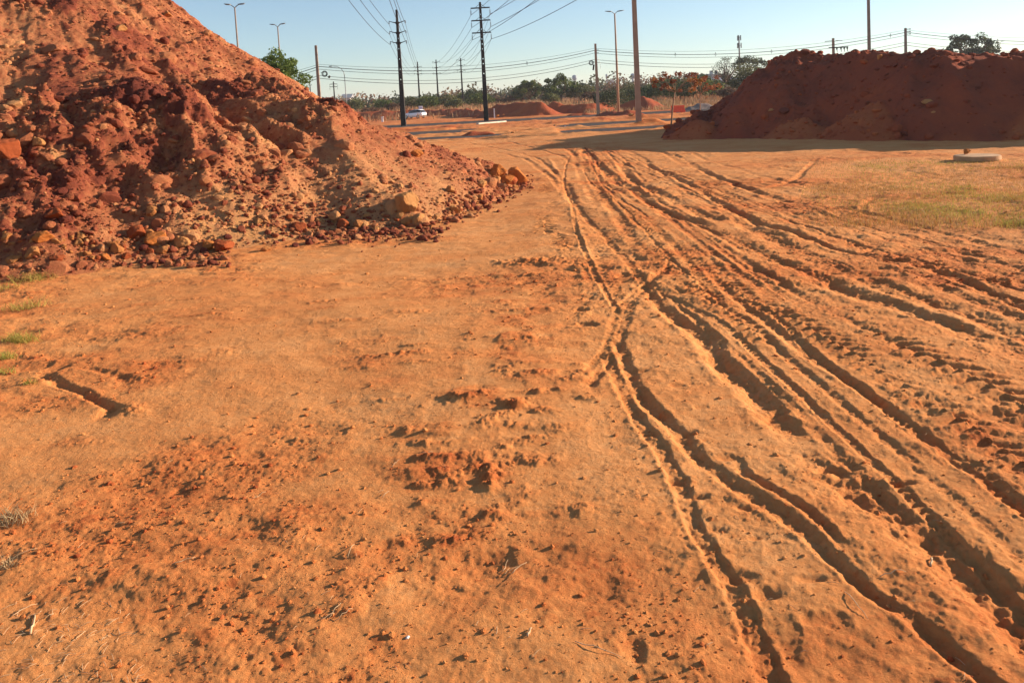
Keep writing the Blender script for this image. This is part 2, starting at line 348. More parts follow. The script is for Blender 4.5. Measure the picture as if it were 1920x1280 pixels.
def road_mask(x, y):
    """1 where a road bed lies, soil spilt over the first road in the middle"""
    e = .35*fbm(x*.5, y*.9, 3, 2)
    a = (sst(38.2, 38.8, y+e))*(1-sst(42.2, 42.8, y+e))*(1-sst(-1.3, -.2, x+2*e)*(1-sst(2.2, 3.6, x+2*e)))
    b = (sst(46.5, 47.1, y+e+.02*x))*(1-sst(53.2, 53.8, y+e))*(1-sst(-3.6, -2, x+3*e)*(1-sst(2.5, 5.0, x+4*e)))
    c = (sst(68, 68.6, y+e-.0*x))*(1-sst(80, 80.6, y+e))
    return np.maximum(np.maximum(a, b), c)
def far_rise(x, y): return 1.25*sst(105, 150, y) + 22*sst(330, 2600, y)*(.45+.55*vn(x*.0016+3, y*.0016, 3))*sst(-900, 700, x+0*y)

_cb = gp(np.array([1010, 960, 900, 820, 760, 700, 650]), np.array([590, 660, 740, 830, 950, 1100, 1280])); CBY, CBX = _cb[::-1, 1], _cb[::-1, 0]
def ground_h(x, y, full=True):
    """height and tone of the ground, and a mask of loose crumbs"""
    x = np.asarray(x, np.float64); y = np.asarray(y, np.float64)
    h = .05*fbm(x*.35, y*.35, 3, 1)*sst(1, 6, np.abs(y)) + .02*fbm(x*1.1, y*1.6, 3, 4)
    patch = sst(.0, .5, fbm(x*.55+5, y*.8, 4, 3)+.10*fbm(x*3, y*5, 2, 2))   # crusty, disturbed soil
    cb = np.interp(y, CBY, CBX); band_ = np.exp(-((x-cb)/.20)**2)*sst(8, 5, y) if False else np.exp(-((x-cb)/(.10+.045*y))**2)*(1-sst(6, 8, y)); patch = np.maximum(patch, band_*sst(.3, .6, vn(x*5, y*6, 1)))
    right = sst(.1, .9, x-(.02*y)+.25)*(1-sst(14, 30, y))                       # the churned half of the yard
    tone = .02+.20*patch+.16*fbm(x*1.6, y*2.6, 4, 5)
    crumb = patch
    near = y < 60
    if full:
        h += (.008+.010*patch)*fbm(x*5, y*7, 4, 6)
        r = 1-np.abs(fbm(x*3.0, y*4.2, 3, 2))*2.2
        h += .010*patch*np.clip(r, 0, 1)
        # shallow dents with a rim, trodden and driven in many directions
        dn, _ = clods(x+.09*fbm(x*7, y*7, 3, 1), y+.07*fbm(x*7+9, y*7, 3, 3), .34, .5, 1, .2, .62, .5)
        h -= dn*.11*(.2+.8*np.maximum(patch, right*.8))
        rgh = np.maximum(patch, right*.75)
        h += (.0018+.0048*rgh)*fbm(x*13, y*15, 4, 1, .62)*(1-sst(25, 40, y))
        l1, t1 = clods(x+.035*fbm(x*15, y*15, 3, 5), y+.03*fbm(x*15+4, y*15, 3, 6), .15, .22, 4, .10, .42, .55)
        h += l1*.17*rgh; tone += .2*(l1 > .004)*patch
    # tracks
    soft = np.ones_like(h); tm = np.zeros_like(h)
    for t in TRACKS:
        y0, y1 = t['y'][0], t['y'][-1]; pad = .25
        m = (y > (y0-pad if not t['ext'] else -1)) & (y < y1+pad)
        if not m.any(): continue
        xm, ym = x[m], y[m]
        yc = ym
        c = np.interp(yc, t['y'], t['x']); sl_ = np.interp(yc, t['y'], t['sl']); s = np.interp(yc, t['y'], t['s'])
        if t['ext']:
            k = ym < y0; c = np.where(k, c+(ym-y0)*t['sl'][0], c); s = np.where(k, (ym-y0)*math.hypot(1, t['sl'][0]), s)
        lat = (xm-c)/np.sqrt(1+sl_*sl_)
        i = t['i']; near_k = np.abs(lat) < 3.2*t['w']+t['wob']+.04
        if not near_k.any(): continue
        mi = np.nonzero(m)[0][near_k]; m = mi; xm, ym, lat, s = xm[near_k], ym[near_k], lat[near_k], s[near_k]
        lat = lat+t['wob']*fbm(s*2.2+i*9, s*0+i, 3, i)+.30*t['wob']*fbm(xm*9, ym*9, 2, i)+.009*fbm(xm*34, ym*34, 3, i+1)
        end = (sst(y0-pad, y0+.05, ym) if not t['ext'] else 1)*(1-sst(y1-.1, y1+pad, ym))
        W = t['w']*.82*(1+.35*fbm(s*1.3+i*5, s*0+3, 3, i+1)); u = np.abs(lat)/W
        var = .22+.72*vn(s*.8+i, s*0+i*3, i)+.25*fbm(s*5, lat*6, 3, i)
        mm = soft[m]
        if t['kind'] == 'rut':
            brk = .2+1.1*vn(s*5+i*3, lat/W*.8+i, i)+.5*fbm(xm*16, ym*16, 3, i)
            g = -t['d']*.74*np.exp(-u**2.4)*var + t['d']*.17*np.exp(-((u-1.5)/.5)**2)*brk*var
            g += t['d']*.22*np.exp(-u**2)*fbm(xm*22, ym*22, 3, i)
            tn = t['tone']*np.exp(-u**4)
        elif t['kind'] == 'ridge':
            g = t['d']*.6*np.exp(-u**2*1.1)*var; tn = -.05*np.exp(-u*u)
        elif t['kind'] == 'tread':
            e = np.exp(-u**6)
            g = (-t['d']*.55*e+t['d']*.12*np.exp(-((u-1.4)/.4)**2))*(.5+var)+t['d']*.85*e*(np.sin(2*math.pi*(s+np.abs(lat)*.7+.012*fbm(xm*20, ym*20, 2, i))/t['pitch'])*.5)*sst(.35, .6, vn(s*2.1, lat*3+i, i))
            tn = t['tone']*e*.7
        else:   # bars: the broad cleats of heavy machinery
            e = np.exp(-u**6); ph = s/t['pitch']+.35*fbm(xm*3, ym*3, 2, i)+np.where(lat > 0, .5, 0)+np.abs(lat)/t['pitch']*.35
            bar = np.abs((ph-np.floor(ph))-.5)*2
            fade = sst(.38, .62, vn(s*.9+i*3, lat*2+i, i+2))
            g = .7*t['d']*e*(sst(.1, .8, bar+.5*fbm(xm*12, ym*12, 3, i))-.6)*fade; tn = t['tone']*e*fade
        g = g*end
        tm[m] = np.maximum(tm[m], np.exp(-(u*.62)**4)*end)
        if t['kind'] in ('rut', 'tread'):
            h[m] = h[m]+g
            soft[m] = mm*(1-.5*np.exp(-u**3)*end)
        else: h[m] = h[m]+g
        tone[m] = tone[m]+tn*end
    for L, sg in ((SPOTS, 1), (HOLES, -1)):
        for k, (px, py, ra, rb, hh) in enumerate(L):
            if hh == 0: continue
            g = gp(px, py); R = 2.2*max(ra, rb)
            m = (np.abs(x-g[0]) < R) & (np.abs(y-g[1]) < R)
            if not m.any(): continue
            xm = x[m]-g[0]; ym = y[m]-g[1]
            wv = .75*fbm(x[m]*13, y[m]*13, 4, k)
            q = np.sqrt((xm/ra)**2+(ym/rb)**2)*(1+wv)
            if sg > 0: h[m] += .72*hh*np.exp(-q**2)*(.7+.9*fbm(x[m]*27, y[m]*27, 4, 2, .65)); tone[m] += .14*np.exp(-q**2)
            else: h[m] += .6*(-hh*np.exp(-q**2.5)+hh*.25*np.exp(-((q-1.45)/.45)**2)*(.6+fbm(x[m]*22, y[m]*22, 3, 2))); tone[m] += .1*np.exp(-q**4)
    if full:
        n_ = y < 12
        if n_.any():
            xn, yn = x[n_], y[n_]
            l2, t2 = clods(xn+.006*fbm(xn*60, yn*60, 2, 3), yn, .034, .42, 2, .10, .48, .7)
            f = (.22+.78*rgh[n_]*sst(.25, .6, vn(xn*3.2, yn*4.1, 6)))*(1-sst(8, 12, yn))
            f = np.clip(f+.75*tm[n_]*sst(.3, .6, vn(xn*6, yn*7, 2))*(1-sst(8, 12, yn)), 0, 1); h[n_] += .0065*tm[n_]*fbm(xn*24, yn*24, 4, 5, .65)*(1-sst(8, 12, yn))
            h[n_] += l2*.5*f; tone[n_] += .14*f*(l2 > .002)
            h[n_] += (.0012+.0032*f)*fbm(xn*36, yn*42, 3, 3, .65)*(1-sst(8, 12, yn))
    # beyond the yard: road beds, verges and the rise of the field
    mid = sst(3.5, 7, y)*(1-sst(30, 40, y))
    if full: h += mid*(.35+.65*right)*(.030*fbm(x*3.6, y*4.2, 5, 2, .62)*(.3+.7*sst(.25, .55, vn(x*.8, y*.8, 4))))
    far = y > 30
    if far.any():
        xf, yf = x[far], y[far]
        rm = road_mask(xf, yf)*(yf < 90)
        near_edge = sst(33, 37, yf)*(1-sst(82, 100, yf))
        bumps = (.10*np.clip(fbm(xf*.7, yf*.9, 4, 5)+.25, 0, 1)+.05*np.clip(fbm(xf*2.2, yf*2.2, 2, 1), 0, 1))*near_edge
        hump = .35*np.exp(-((yf-44.6)/.8)**2)*np.clip(fbm(xf*.45+9, yf*.3, 3, 4)+.2, 0, 1)*sst(-4, 1, xf)+.32*np.exp(-((yf-56)/1.3)**2)*np.clip(fbm(xf*.5+2, yf*.3, 3, 6)+.35, 0, 1)
        hf = h[far]*(1-near_edge*.3)+bumps+hump
        h[far] = hf*(1-rm)-.08*rm+far_rise(xf, yf)
        tone[far] = tone[far]+.22*sst(40, 60, yf)+.2*(hump > .1)
    return h, np.clip(tone, -.3, 1.2), crumb

def gh(x, y): return float(ground_h(np.array([x]), np.array([y]))[0][0])

def grid_faces(nr, nc):
    i = np.arange(nr-1)[:, None]*nc+np.arange(nc-1)[None]
    return np.stack([i, i+1, i+1+nc, i+nc], -1).reshape(-1, 4)
def geo(a, b, r):
    n = int(math.log(b/a)/r)+1; return a*(b/a)**(np.arange(n)/n)
ys = np.concatenate([np.linspace(-14, 1.15, 40, endpoint=False), geo(1.15, 46, .0026/RES), geo(46, 270, .007/RES), geo(270, 2600, .05), [2600]])
nd = int(1300*RES); td = np.linspace(-.74, .74, nd); side = .74*np.exp(np.linspace(0, 1.25, 42))[1:]
ts = np.concatenate([-side[::-1], td, side])
wy = np.where(ys > -3, ys+1.0, -2)*1.0; wy = np.maximum(ys+1.0, 0)+2.2*np.exp(-np.maximum(ys+1, 0)*1.2)
X = ts[None, :]*wy[:, None]; Y = np.repeat(ys[:, None], len(ts), 1)
H = np.zeros(X.shape, np.float32); TN = np.zeros(X.shape, np.float32)
for k in range(0, len(ys), 200):
    a, b_, _ = ground_h(X[k:k+200].ravel(), Y[k:k+200].ravel()); H[k:k+200] = a.reshape(X[k:k+200].shape); TN[k:k+200] = b_.reshape(X[k:k+200].shape)
me = np_mesh('ground', np.stack([X, Y, H], -1).reshape(-1, 3), grid_faces(*X.shape), TN.ravel(), True)
tag(link('ground', me, M_ground), None, None, kind='structure')
del X, Y, H, TN

# roads beyond the yard (surface a touch above the sunken road beds, soil spills over the edges)
def road(name, x0, x1, y0, y1, z, sl_=0):
    xs = np.linspace(x0, x1, 160); yy = np.linspace(y0, y1, 8)
    XX, YY = np.meshgrid(xs, yy); ZZ = z+.01*fbm(XX*.3, YY*.3, 2, 1)
    tag(link(name, np_mesh(name, np.stack([XX, YY, ZZ], -1).reshape(-1, 3), grid_faces(8, 160), smooth=True), M_asph), None, None, kind='structure')
road('road', -80, 60, 37.6, 43.4, -.012); road('road', -90, 70, 45.6, 54.4, -.012); road('road', -150, 150, 67.4, 81.2, -.012)

# ------------------------------------------------------------------ soil mounds
def pdist(x, y, P):
    """signed distance to polygon, positive inside"""
    P = np.asarray(P, float); d = np.full(x.shape, 1e9); ins = np.zeros(x.shape, bool); n = len(P)
    for i in range(n):
        a, b = P[i], P[(i+1) % n]; ex, ey = b-a; wx = x-a[0]; wy_ = y-a[1]
        t = np.clip((wx*ex+wy_*ey)/(ex*ex+ey*ey), 0, 1)
        d = np.minimum(d, (wx-ex*t)**2+(wy_-ey*t)**2)
        c = ((a[1] > y) != (b[1] > y)) & (x < (b[0]-a[0])*(y-a[1])/(b[1]-a[1]+1e-12)+a[0])
        ins ^= c
    return np.where(ins, 1, -1)*np.sqrt(d)
def smax(a, b, k): 
    h = np.clip(.5+.5*(a-b)/k, 0, 1); return b+(a-b)*h+k*h*(1-h)
def smin(a, b, k): return -smax(-a, -b, k)
def cone(x, y, c, slope): return c[2]-slope*np.sqrt((x-c[0])**2+(y-c[1])**2+.02)
def ridge(x, y, a, b, slope):
    ex, ey = b[0]-a[0], b[1]-a[1]; t = np.clip(((x-a[0])*ex+(y-a[1])*ey)/(ex*ex+ey*ey), 0, 1)
    return a[2]+(b[2]-a[2])*t-slope*np.sqrt((x-a[0]-ex*t)**2+(y-a[1]-ey*t)**2+.015)

LF = [tuple(gp(*p)) for p in [(0,452),(200,455),(390,447),(560,437),(680,432),(800,418),(900,380),(960,357),(982,343)]]+[(.15,17.0),(-1.2,16.1),(-2.5,16.3),(-3.6,17.6),(-4.9,20.2),(-6.4,23.6),(-8,27),(-14,34),(-34,36),(-34,10.3),(-20,10.2)]
CONES_L = [(at(215,150,12.3),.66),(at(330,190,12.1),.66),(at(75,175,11.6),.62)]
RIDGES_L = [(at(330,165,12.6),at(470,330,11.6),.62),(at(470,158,14.6),at(560,190,14.3),.60),(at(560,190,14.3),at(700,300,13.4),.66),(at(20,60,15),at(200,130,13.6),.6)]
BIG = ((-11.6, 18.5, 6.85), (-24, 21, 7.6))
def left_h(x, y, full=True):
    wx = x+.30*fbm(x*.5, y*.5, 3, 1); wy_ = y+.30*fbm(x*.5+7, y*.5, 3, 2)
    d = pdist(wx, wy_, LF)
    h = np.where(d > 0, smin(d*.62, 7.3+.3*fbm(x*.3, y*.3, 2, 4), .8), d*.7)
    b = h*0-9
    for c, s in CONES_L: b = np.maximum(b, cone(wx, wy_, c, s))
    for a, c, s in RIDGES_L: b = np.maximum(b, ridge(wx, wy_, a, c, s))
    big = ridge(x+.6*(wx-x), y+.6*(wy_-y), BIG[0], BIG[1], .72); h = smax(h, big, .3)
    bulge = sst(-.3, .5, b-h)
    h = smax(h, b, .25)
    # apron of rubble at the foot
    da = pdist(x, y, LF)
    ap = (.30-.55*np.abs(da+.25))-9*sst(-4.6, -2.8, x)-9*(y > 14)
    h = smax(h, ap, .08)
    rough = np.clip(.35+.9*fbm(x*.45+3, y*.45, 3, 6)+.5*bulge*(1-sst(-8, -1, x)*.4), .12, 1.3)
    slip = sst(.12, .42, fbm(x*.42+11, y*.42+5, 3, 3)); rough *= (1-.75*slip)
    rough = np.clip(rough, .10, 1.3); rough = np.maximum(rough, (.42-.2*slip)*sst(1.2, 2.4, h))
    rad = np.hypot(x-BIG[0][0], y-BIG[0][1]); ang = np.arctan2(y-BIG[0][1], x-BIG[0][0])
    streak = fbm(ang*9+.3*fbm(x, y, 2, 1), rad*.35, 4, 2)
    tone = .28+.17*sst(-4.2, -6.2, x)+.18*streak-.06*sst(2.5, 4, h)+.26*fbm(x*.6, y*.6, 4, 5)+.10*bulge*sst(-3.5, -6, x)-.10*slip
    if full:
        # eroded blocks: cellular steps
        bx = x+.26*fbm(x*2.2, y*2.2, 5, 2, .62); by = y+.26*fbm(x*2.2+3, y*2.2, 5, 4, .62)
        l0, t0 = clods(bx, by, .95, .42, 3, .18, .62, .55)
        l1, t1 = clods(bx+3, by, .40, .45, 5, .15, .6, .6)
        l2, t2 = clods(x+.03*fbm(x*9, y*9, 2, 4), y, .17, .42, 6, .12, .6, .75)
        l3, t3 = clods(x, y, .075, .5, 7, .12, .55, .8)
        rg = 1-np.abs(fbm(x*1.1+.5*y, y*1.3, 4, 7))*2
        h = h+.16*streak*sst(0, .6, h)
        up = sst(-.05, .5, h)
        h = h+up*(rough*(.55*l0+.55*l1)+.24*rough*rg+.17*rough*fbm(x*2.6, y*2.6, 6, 3, .68)+.75*l2*(.35+.65*rough)+.8*l3*(.4+.6*rough)+.022*fbm(x*12, y*12, 3, 1, .6))
        tone = tone+rough*((t0-.45)*.9*(l0 > .03)+(t1-.45)*.6*(l1 > .02))+(t2-.4)*.4*(l2 > .012)+(t3-.4)*.25*(l3 > .006)
    return h, np.clip(tone, 0, 1), rough

RF = [tuple(gp(*p)) for p in [(1226,259),(1300,262),(1420,263),(1560,264),(1700,266),(1850,265),(1990,262),(2200,262)]]
e = RF[-1]; RF += [(e[0]+6,e[1]-3),(e[0]+10,e[1]+6),(25,31),(17,38),(11.5,41),(8.2,38)]
CONES_R = [(at(1640,190,gp(1640,262)[1]+1.45),.52),(at(1800,184,gp(1800,262)[1]+1.5),.52),(at(1930,192,gp(1930,262)[1]+1.4),.52),(at(1500,222,gp(1500,262)[1]+1.1),.5),(at(1308,222,28.6),.62)]
def right_h(x, y, full=True):
    wx = x+.35*fbm(x*.4, y*.4, 3, 3); wy_ = y+.35*fbm(x*.4+7, y*.4, 3, 5)
    d = pdist(wx, wy_, RF)
    top = 2.78+.12*np.sin(x*1.1+y*.4)+.30*fbm(x*.9, y*.9, 5, 4)-.03*(x-11)-.11*np.maximum(0, x-13.6)-.12*sst(12.5, 14.5, x)
    h = np.where(d > 0, smin(d*.84-.75+.9*fbm(x*.55+4-y*.2, y*.2, 3, 2), top, .22), d*.7-.75)
    b = h*0-9
    for c, s in CONES_R: b = np.maximum(b, cone(wx, wy_, c, s))
    h0 = h; h = smax(h, b, .12)
    rough = np.clip(.55+.8*fbm(x*.5, y*.5, 3, 2)+.5*sst(2.3, 2.9, h), .2, 1.4)
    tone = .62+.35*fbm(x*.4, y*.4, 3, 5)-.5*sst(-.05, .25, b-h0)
    if full:
        l0, t0 = clods(x+.1*fbm(x*3, y*3, 2, 1), y, .9, .3, 2, .15, .5, .5); l1, t1 = clods(x, y, .36, .4, 5, .12, .55, .7); l2, t2 = clods(x, y, .15, .4, 6, .12, .55, .8)
        up = sst(.02, .5, h)
        h = h+up*rough*(.6*l0+.55*l1+.5*l2+.27*fbm(x*1.3, y*1.3, 5, 3, .62)+.10*(1-np.abs(fbm(x*1.9, y*1.2, 3, 1))*2))
        tone += rough*((t0-.45)*.5*(l0 > .03)+(t1-.45)*.5*(l1 > .02))
    return h, np.clip(tone, 0, 1), rough

def height_mesh(name, x0, x1, y0, y1, dx, dy, fn, mat, cut=-.05):
    xs = np.arange(x0, x1, dx); yy = np.arange(y0, y1, dy); XX, YY = np.meshgrid(xs, yy)
    h, tn, _ = fn(XX.ravel(), YY.ravel()); fc = grid_faces(*XX.shape)
    keep = (h[fc].max(1) > cut); fc = fc[keep]
    used = np.zeros(len(h), bool); used[fc.ravel()] = True; idx = np.cumsum(used)-1
    V = np.stack([XX.ravel(), YY.ravel(), np.maximum(h, cut-.15)], -1)[used]
    return link(name, np_mesh(name, V, idx[fc], tn[used], True), mat)
mound = height_mesh('soil_mound', -19, 1.2, 7.6, 27, .024/RES, .024/RES, left_h, M_mound)
tag(mound, 'tall steep mound of loose red and tan soil with eroded blocks, lit by the sun', 'soil mound', 'soil mounds')
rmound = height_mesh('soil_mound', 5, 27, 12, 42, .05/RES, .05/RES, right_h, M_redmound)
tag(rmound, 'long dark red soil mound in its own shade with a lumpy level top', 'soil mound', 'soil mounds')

# lower banks of dug red earth beyond the roads
def bank(label, pts, slope=.6, seed=1, dx=.22, mat=None):
    P = [np.array([*p]) for p in pts]
    xs0 = min(p[0] for p in P)-4; xs1 = max(p[0] for p in P)+4; y0 = min(p[1] for p in P)-4; y1 = max(p[1] for p in P)+5
    def fn(x, y):
        wx = x+.7*fbm(x*.25, y*.25, 3, seed); wy_ = y+.7*fbm(x*.25+5, y*.25, 3, seed+2); b = x*0-9
        for a, c in zip(P[:-1], P[1:]): b = np.maximum(b, ridge(wx, wy_, a, c, slope))
        b = np.minimum(b, b*0+max(p[2] for p in P))+.3*fbm(x*.5, y*.5, 3, seed)
        l1, t1 = clods(x, y, 1.3, .4, seed, .15, .55, .5)
        b = b+sst(0, .5, b)*(.25*fbm(x*.8, y*.8, 4, seed+1)+.5*l1)
        base = far_rise(x, y)
        return np.where(b > -.3, b+base*.0, -9), .35+.3*fbm(x*.3, y*.3, 3, 2)+.4*(t1-.4)*(l1 > .05), 0
    o = height_mesh('soil_bank', xs0, xs1, y0, y1, dx, dx, fn, mat or M_redmound, cut=-.2)
    return tag(o, label, 'soil bank', 'low banks of dug earth beyond the roads')
def cr(px, pyt, Y): return at(px, pyt, Y)
bank('low dark earth bank running behind the white car', [cr(640,212,124),cr(720,207,122),cr(800,206,122),cr(860,204,120)], seed=1)
bank('lumpy brown earth bank between the white car and the black pole', [cr(855,205,116),cr(900,206,104),cr(960,202,98),(cr(890,214,98))], seed=2)
bank('rounded dark red earth bank just right of the black pole with crossarms', [cr(930,196,95),cr(965,194,93),cr(1005,189,91),cr(1020,193,90)], seed=3, slope=.62)
bank('lighter red earth bank behind the short concrete pole', [cr(1040,191,96),cr(1075,195,94),cr(1110,194,93),cr(1130,189,98)], seed=4)
bank('small red earth bank left of the sapling leaning trunk', [cr(1175,192,92),cr(1210,182,92),cr(1235,190,92)], seed=5)
bank('grey gravel heap behind the orange barrier', [cr(1290,198,80),cr(1310,195,80),cr(1330,196,80)], seed=6, mat=plain('gravel_heap', (.20, .15, .13), .95, var=.3, scale=3, bump=.05))
bank('dark brown low heap beside the nearest road', [cr(893,249,42.5),cr(925,247,42.5)], seed=7, dx=.12, slope=.4)
bank('pink earth heap beside the road right of the tall concrete pole', [cr(1215,212,62),cr(1232,213,62)], seed=8, dx=.15, slope=.45)
bank('low red earth heap at the foot of the street lamp', [cr(1140,208,72),cr(1170,206,70),cr(1190,209,70)], seed=9, dx=.15, slope=.4)
bank('flat red earth heap left of the short concrete pole', [cr(1085,211,80),cr(1100,210,80)], seed=10, dx=.15, slope=.35)

# ------------------------------------------------------------------ surface lookup for things that rest on the soil
def surf(x, y):
    x = np.atleast_1d(np.asarray(x, float)); y = np.atleast_1d(np.asarray(y, float))
    h = ground_h(x, y)[0]; a = left_h(x, y)[0]; b = right_h(x, y)[0]
    return np.maximum(h, np.maximum(np.where((x < 1.2) & (y > 7.6) & (y < 27), a, -9), np.where((x > 5) & (y > 12) & (y < 42), b, -9)))
def hit(px, py):
    d = rays(px, py); Y = np.exp(np.linspace(math.log(1.5), math.log(60), 1400)); P = d[None]*(Y/d[1])[:, None]; z = P[:, 2]+EYE
    k = np.nonzero(z <= surf(P[:, 0], P[:, 1]))[0]
    k = k[0] if len(k) else len(Y)-1
    return np.array([P[k, 0], P[k, 1], z[k]])

def ico(sub):
    bm = bmesh.new(); bmesh.ops.create_icosphere(bm, subdivisions=sub, radius=1)
    V = np.array([v.co[:] for v in bm.verts]); Fc = np.array([[v.index for v in f.verts] for f in bm.faces]); bm.free(); return V, Fc
ICO1, ICO2, ICO4 = ico(1), ico(2), ico(4)
def rock_shape(base, seed, cuts=7, rough=.10, lo=.55, hi=.85):
    r = np.random.RandomState(seed); V = base[0].copy()
    for _ in range(cuts):
        n = r.normal(size=3); n /= np.linalg.norm(n); d = r.uniform(lo, hi)
        k = np.maximum(V@n-d, 0)[:, None]; V = V-n*k*.93
    if rough:
        a = fbm(V[:, 0]*2.2+seed, V[:, 1]*2.2+V[:, 2]*1.7, 4, seed % 5, .6)+.5*fbm(V[:, 2]*4+seed, V[:, 0]*4-V[:, 1]*3, 3, 3)
        V = V*(1+rough*a[:, None])
    return V/np.abs(V).max(0)
ROCKS = {}
def rock_mesh(k, mat):
    key = (k, mat.name)
    if key not in ROCKS:
        V = rock_shape(ICO4, 20+k, 8+k % 4, .15, .42, .80)
        tn = .35+.3*fbm(V[:, 0]*1.5+k, V[:, 1]*1.5+V[:, 2], 3, k % 6)
        me = np_mesh('rock', V, ICO4[1], tn, False); me.materials.append(mat); ROCKS[key] = me
    return ROCKS[key]
rr = random.Random(4)
def rock(px, py, wp, hp, mat, k, label=None, group=None, name='soil_clod', cat='clod', depth=1.0, tilt=None, rz=None):
    p = hit(px, py); s = 1/pxm(p[1]); W, Hh = wp*s/2, hp*s/2
    o = bpy.data.objects.new(name, rock_mesh(k, mat)); C.objects.link(o)
    o.scale = (W, W*depth*.9, Hh); o.location = (p[0], p[1]+W*.5, p[2]+Hh*.72)
    t = tilt if tilt is not None else (rr.uniform(-.15, .15), rr.uniform(-.15, .15)); o.rotation_euler = (t[0], t[1], rz if rz is not None else rr.uniform(-.4, .4))
    return tag(o, label, cat, group)
G = 'loose clods along the foot of the sunlit mound'
for a in [(762,404,48,62,M_rock_tan,1,'tallest tan clod leaning at the foot of the sunlit mound'),(761,426,30,28,M_rock,2,'blocky brown clod just below the tallest leaning clod'),
          (786,424,30,28,M_rock_tan,3,'squat tan clod right of the blocky brown clod'),(970,345,42,38,M_rock_org,0,'bright orange cubic clod at the tip of the mound'),
          (950,346,32,20,M_rock_org,5,'low orange clod wedged between the round and the cubic orange clods'),(932,334,36,31,M_rock_org,6,'round orange clod beside the cubic one at the tip of the mound'),
          (930,342,24,15,M_rock,7,'small orange clod below the round orange clod'),(903,352,26,17,M_rock_tan,4,'tan clod left of the orange clods on the mound tip'),
          (282,462,52,36,M_rock_org,9,'largest pale orange clod in the rubble at the mound foot'),(250,450,48,30,M_rock_red,10,'red clod touching the largest orange clod in the rubble'),
          (333,469,40,32,M_rock_tan,11,'pale pointed tan clod right of the largest orange clod'),(386,470,32,22,M_rock_org,8,'flat orange clod near the end of the rubble row'),
          (418,472,38,28,M_rock_red,1,'rounded red clod at the end of the rubble row'),(299,478,30,22,M_rock,2,'brown clod in front of the largest orange clod'),
          (498,473,20,13,M_rock,3,'small brown clod lying apart on the bare sand'),(556,436,34,22,M_rock_red,5,'dark red block beside the sandy slip face foot'),
          (98,412,40,26,M_rock_red,6,'red pyramid shaped clod low on the gravelly slope'),(78,456,42,26,M_rock_org,4,'orange flat clod in the left part of the rubble'),
          (150,453,24,22,M_rock_tan,7,'pale egg shaped clod in the left part of the rubble'),(58,487,32,28,M_rock,10,'round brown clod at the front edge of the rubble'),
          (213,478,32,30,M_rock,11,'knobbly brown clod at the front edge of the rubble'),(195,488,26,14,M_rock_org,0,'thin orange clod lying at the front of the rubble'),
          (4,300,52,62,M_rock_red,9,'big round red boulder on the slope at the edge of view'),(280,407,30,24,M_rock,8,'brown clod halfway down the gravelly slope'),
          (782,296,26,18,M_rock_org,3,'orange block on the thin ridge of the mound'),(845,362,20,16,M_rock_tan,7,'small tan clod on the low slope near the mound tip'),
          (640,432,30,26,M_rock_red,8,'reddish clod in the cluster left of the leaning clod'),(672,430,30,26,M_rock,9,'brown clod in the cluster left of the leaning clod'),
          (100,492,30,18,M_rock_red,2,'low red clod at the front edge of the rubble'),(20,494,30,16,M_rock,5,'flat brown clod at the far left of the rubble'),
          (225,60,24,16,M_rock_tan,4,'tan boulder high on the sunlit mound slope'),(310,32,22,14,M_rock,6,'brown boulder on the crest of the sunlit mound'),
          (65,278,30,24,M_rock_tan,11,'pale tan clod in the shaded hollow of the slope')]:
    rock(*a[:6], label=a[6], group=G)
# more clods of the rubble, too alike to tell apart
R2 = np.random.RandomState(12)
lab = {M_rock.name: 'small brown clod among the many in the foot rubble of the sunlit mound', M_rock_red.name: 'small red clod among the many in the foot rubble of the sunlit mound', M_rock_tan.name: 'small tan clod among the many in the foot rubble of the sunlit mound'}
for k in range(190):
    if k < 105: px = R2.uniform(-30, 430)*R2.uniform(.75, 1); py = R2.uniform(434, 492)-max(0, px-300)*.06
    elif k < 150: px = R2.uniform(430, 830); py = 436-(px-430)*.035+R2.normal()*7-6
    else: px = R2.uniform(830, 985); py = 412-(px-830)*.42+R2.normal()*7-6
    w_ = min(30, 6+R2.pareto(2.6)*6); m = [M_rock, M_rock_red, M_rock_tan, M_rock, M_rock_red][R2.randint(5)]
    o = rock(px, py, w_, w_*R2.uniform(.6, .95), m, int(R2.randint(12)), lab[m.name], G)
for a in [(1744,196,28,12,M_rock_tan,5,'broken pale slab lying on the shaded mound between two cones'),(1448,210,16,8,M_rock_tan,6,'pale block low on the shaded mound face'),
          (1652,112,11,14,M_rock,1,'upright boulder on the lumpy crest of the shaded mound'),(1750,214,12,8,M_rock_tan,2,'small pale stone below the broken slab')]:
    rock(*a[:6], label=a[6], group='stones on the shaded mound')

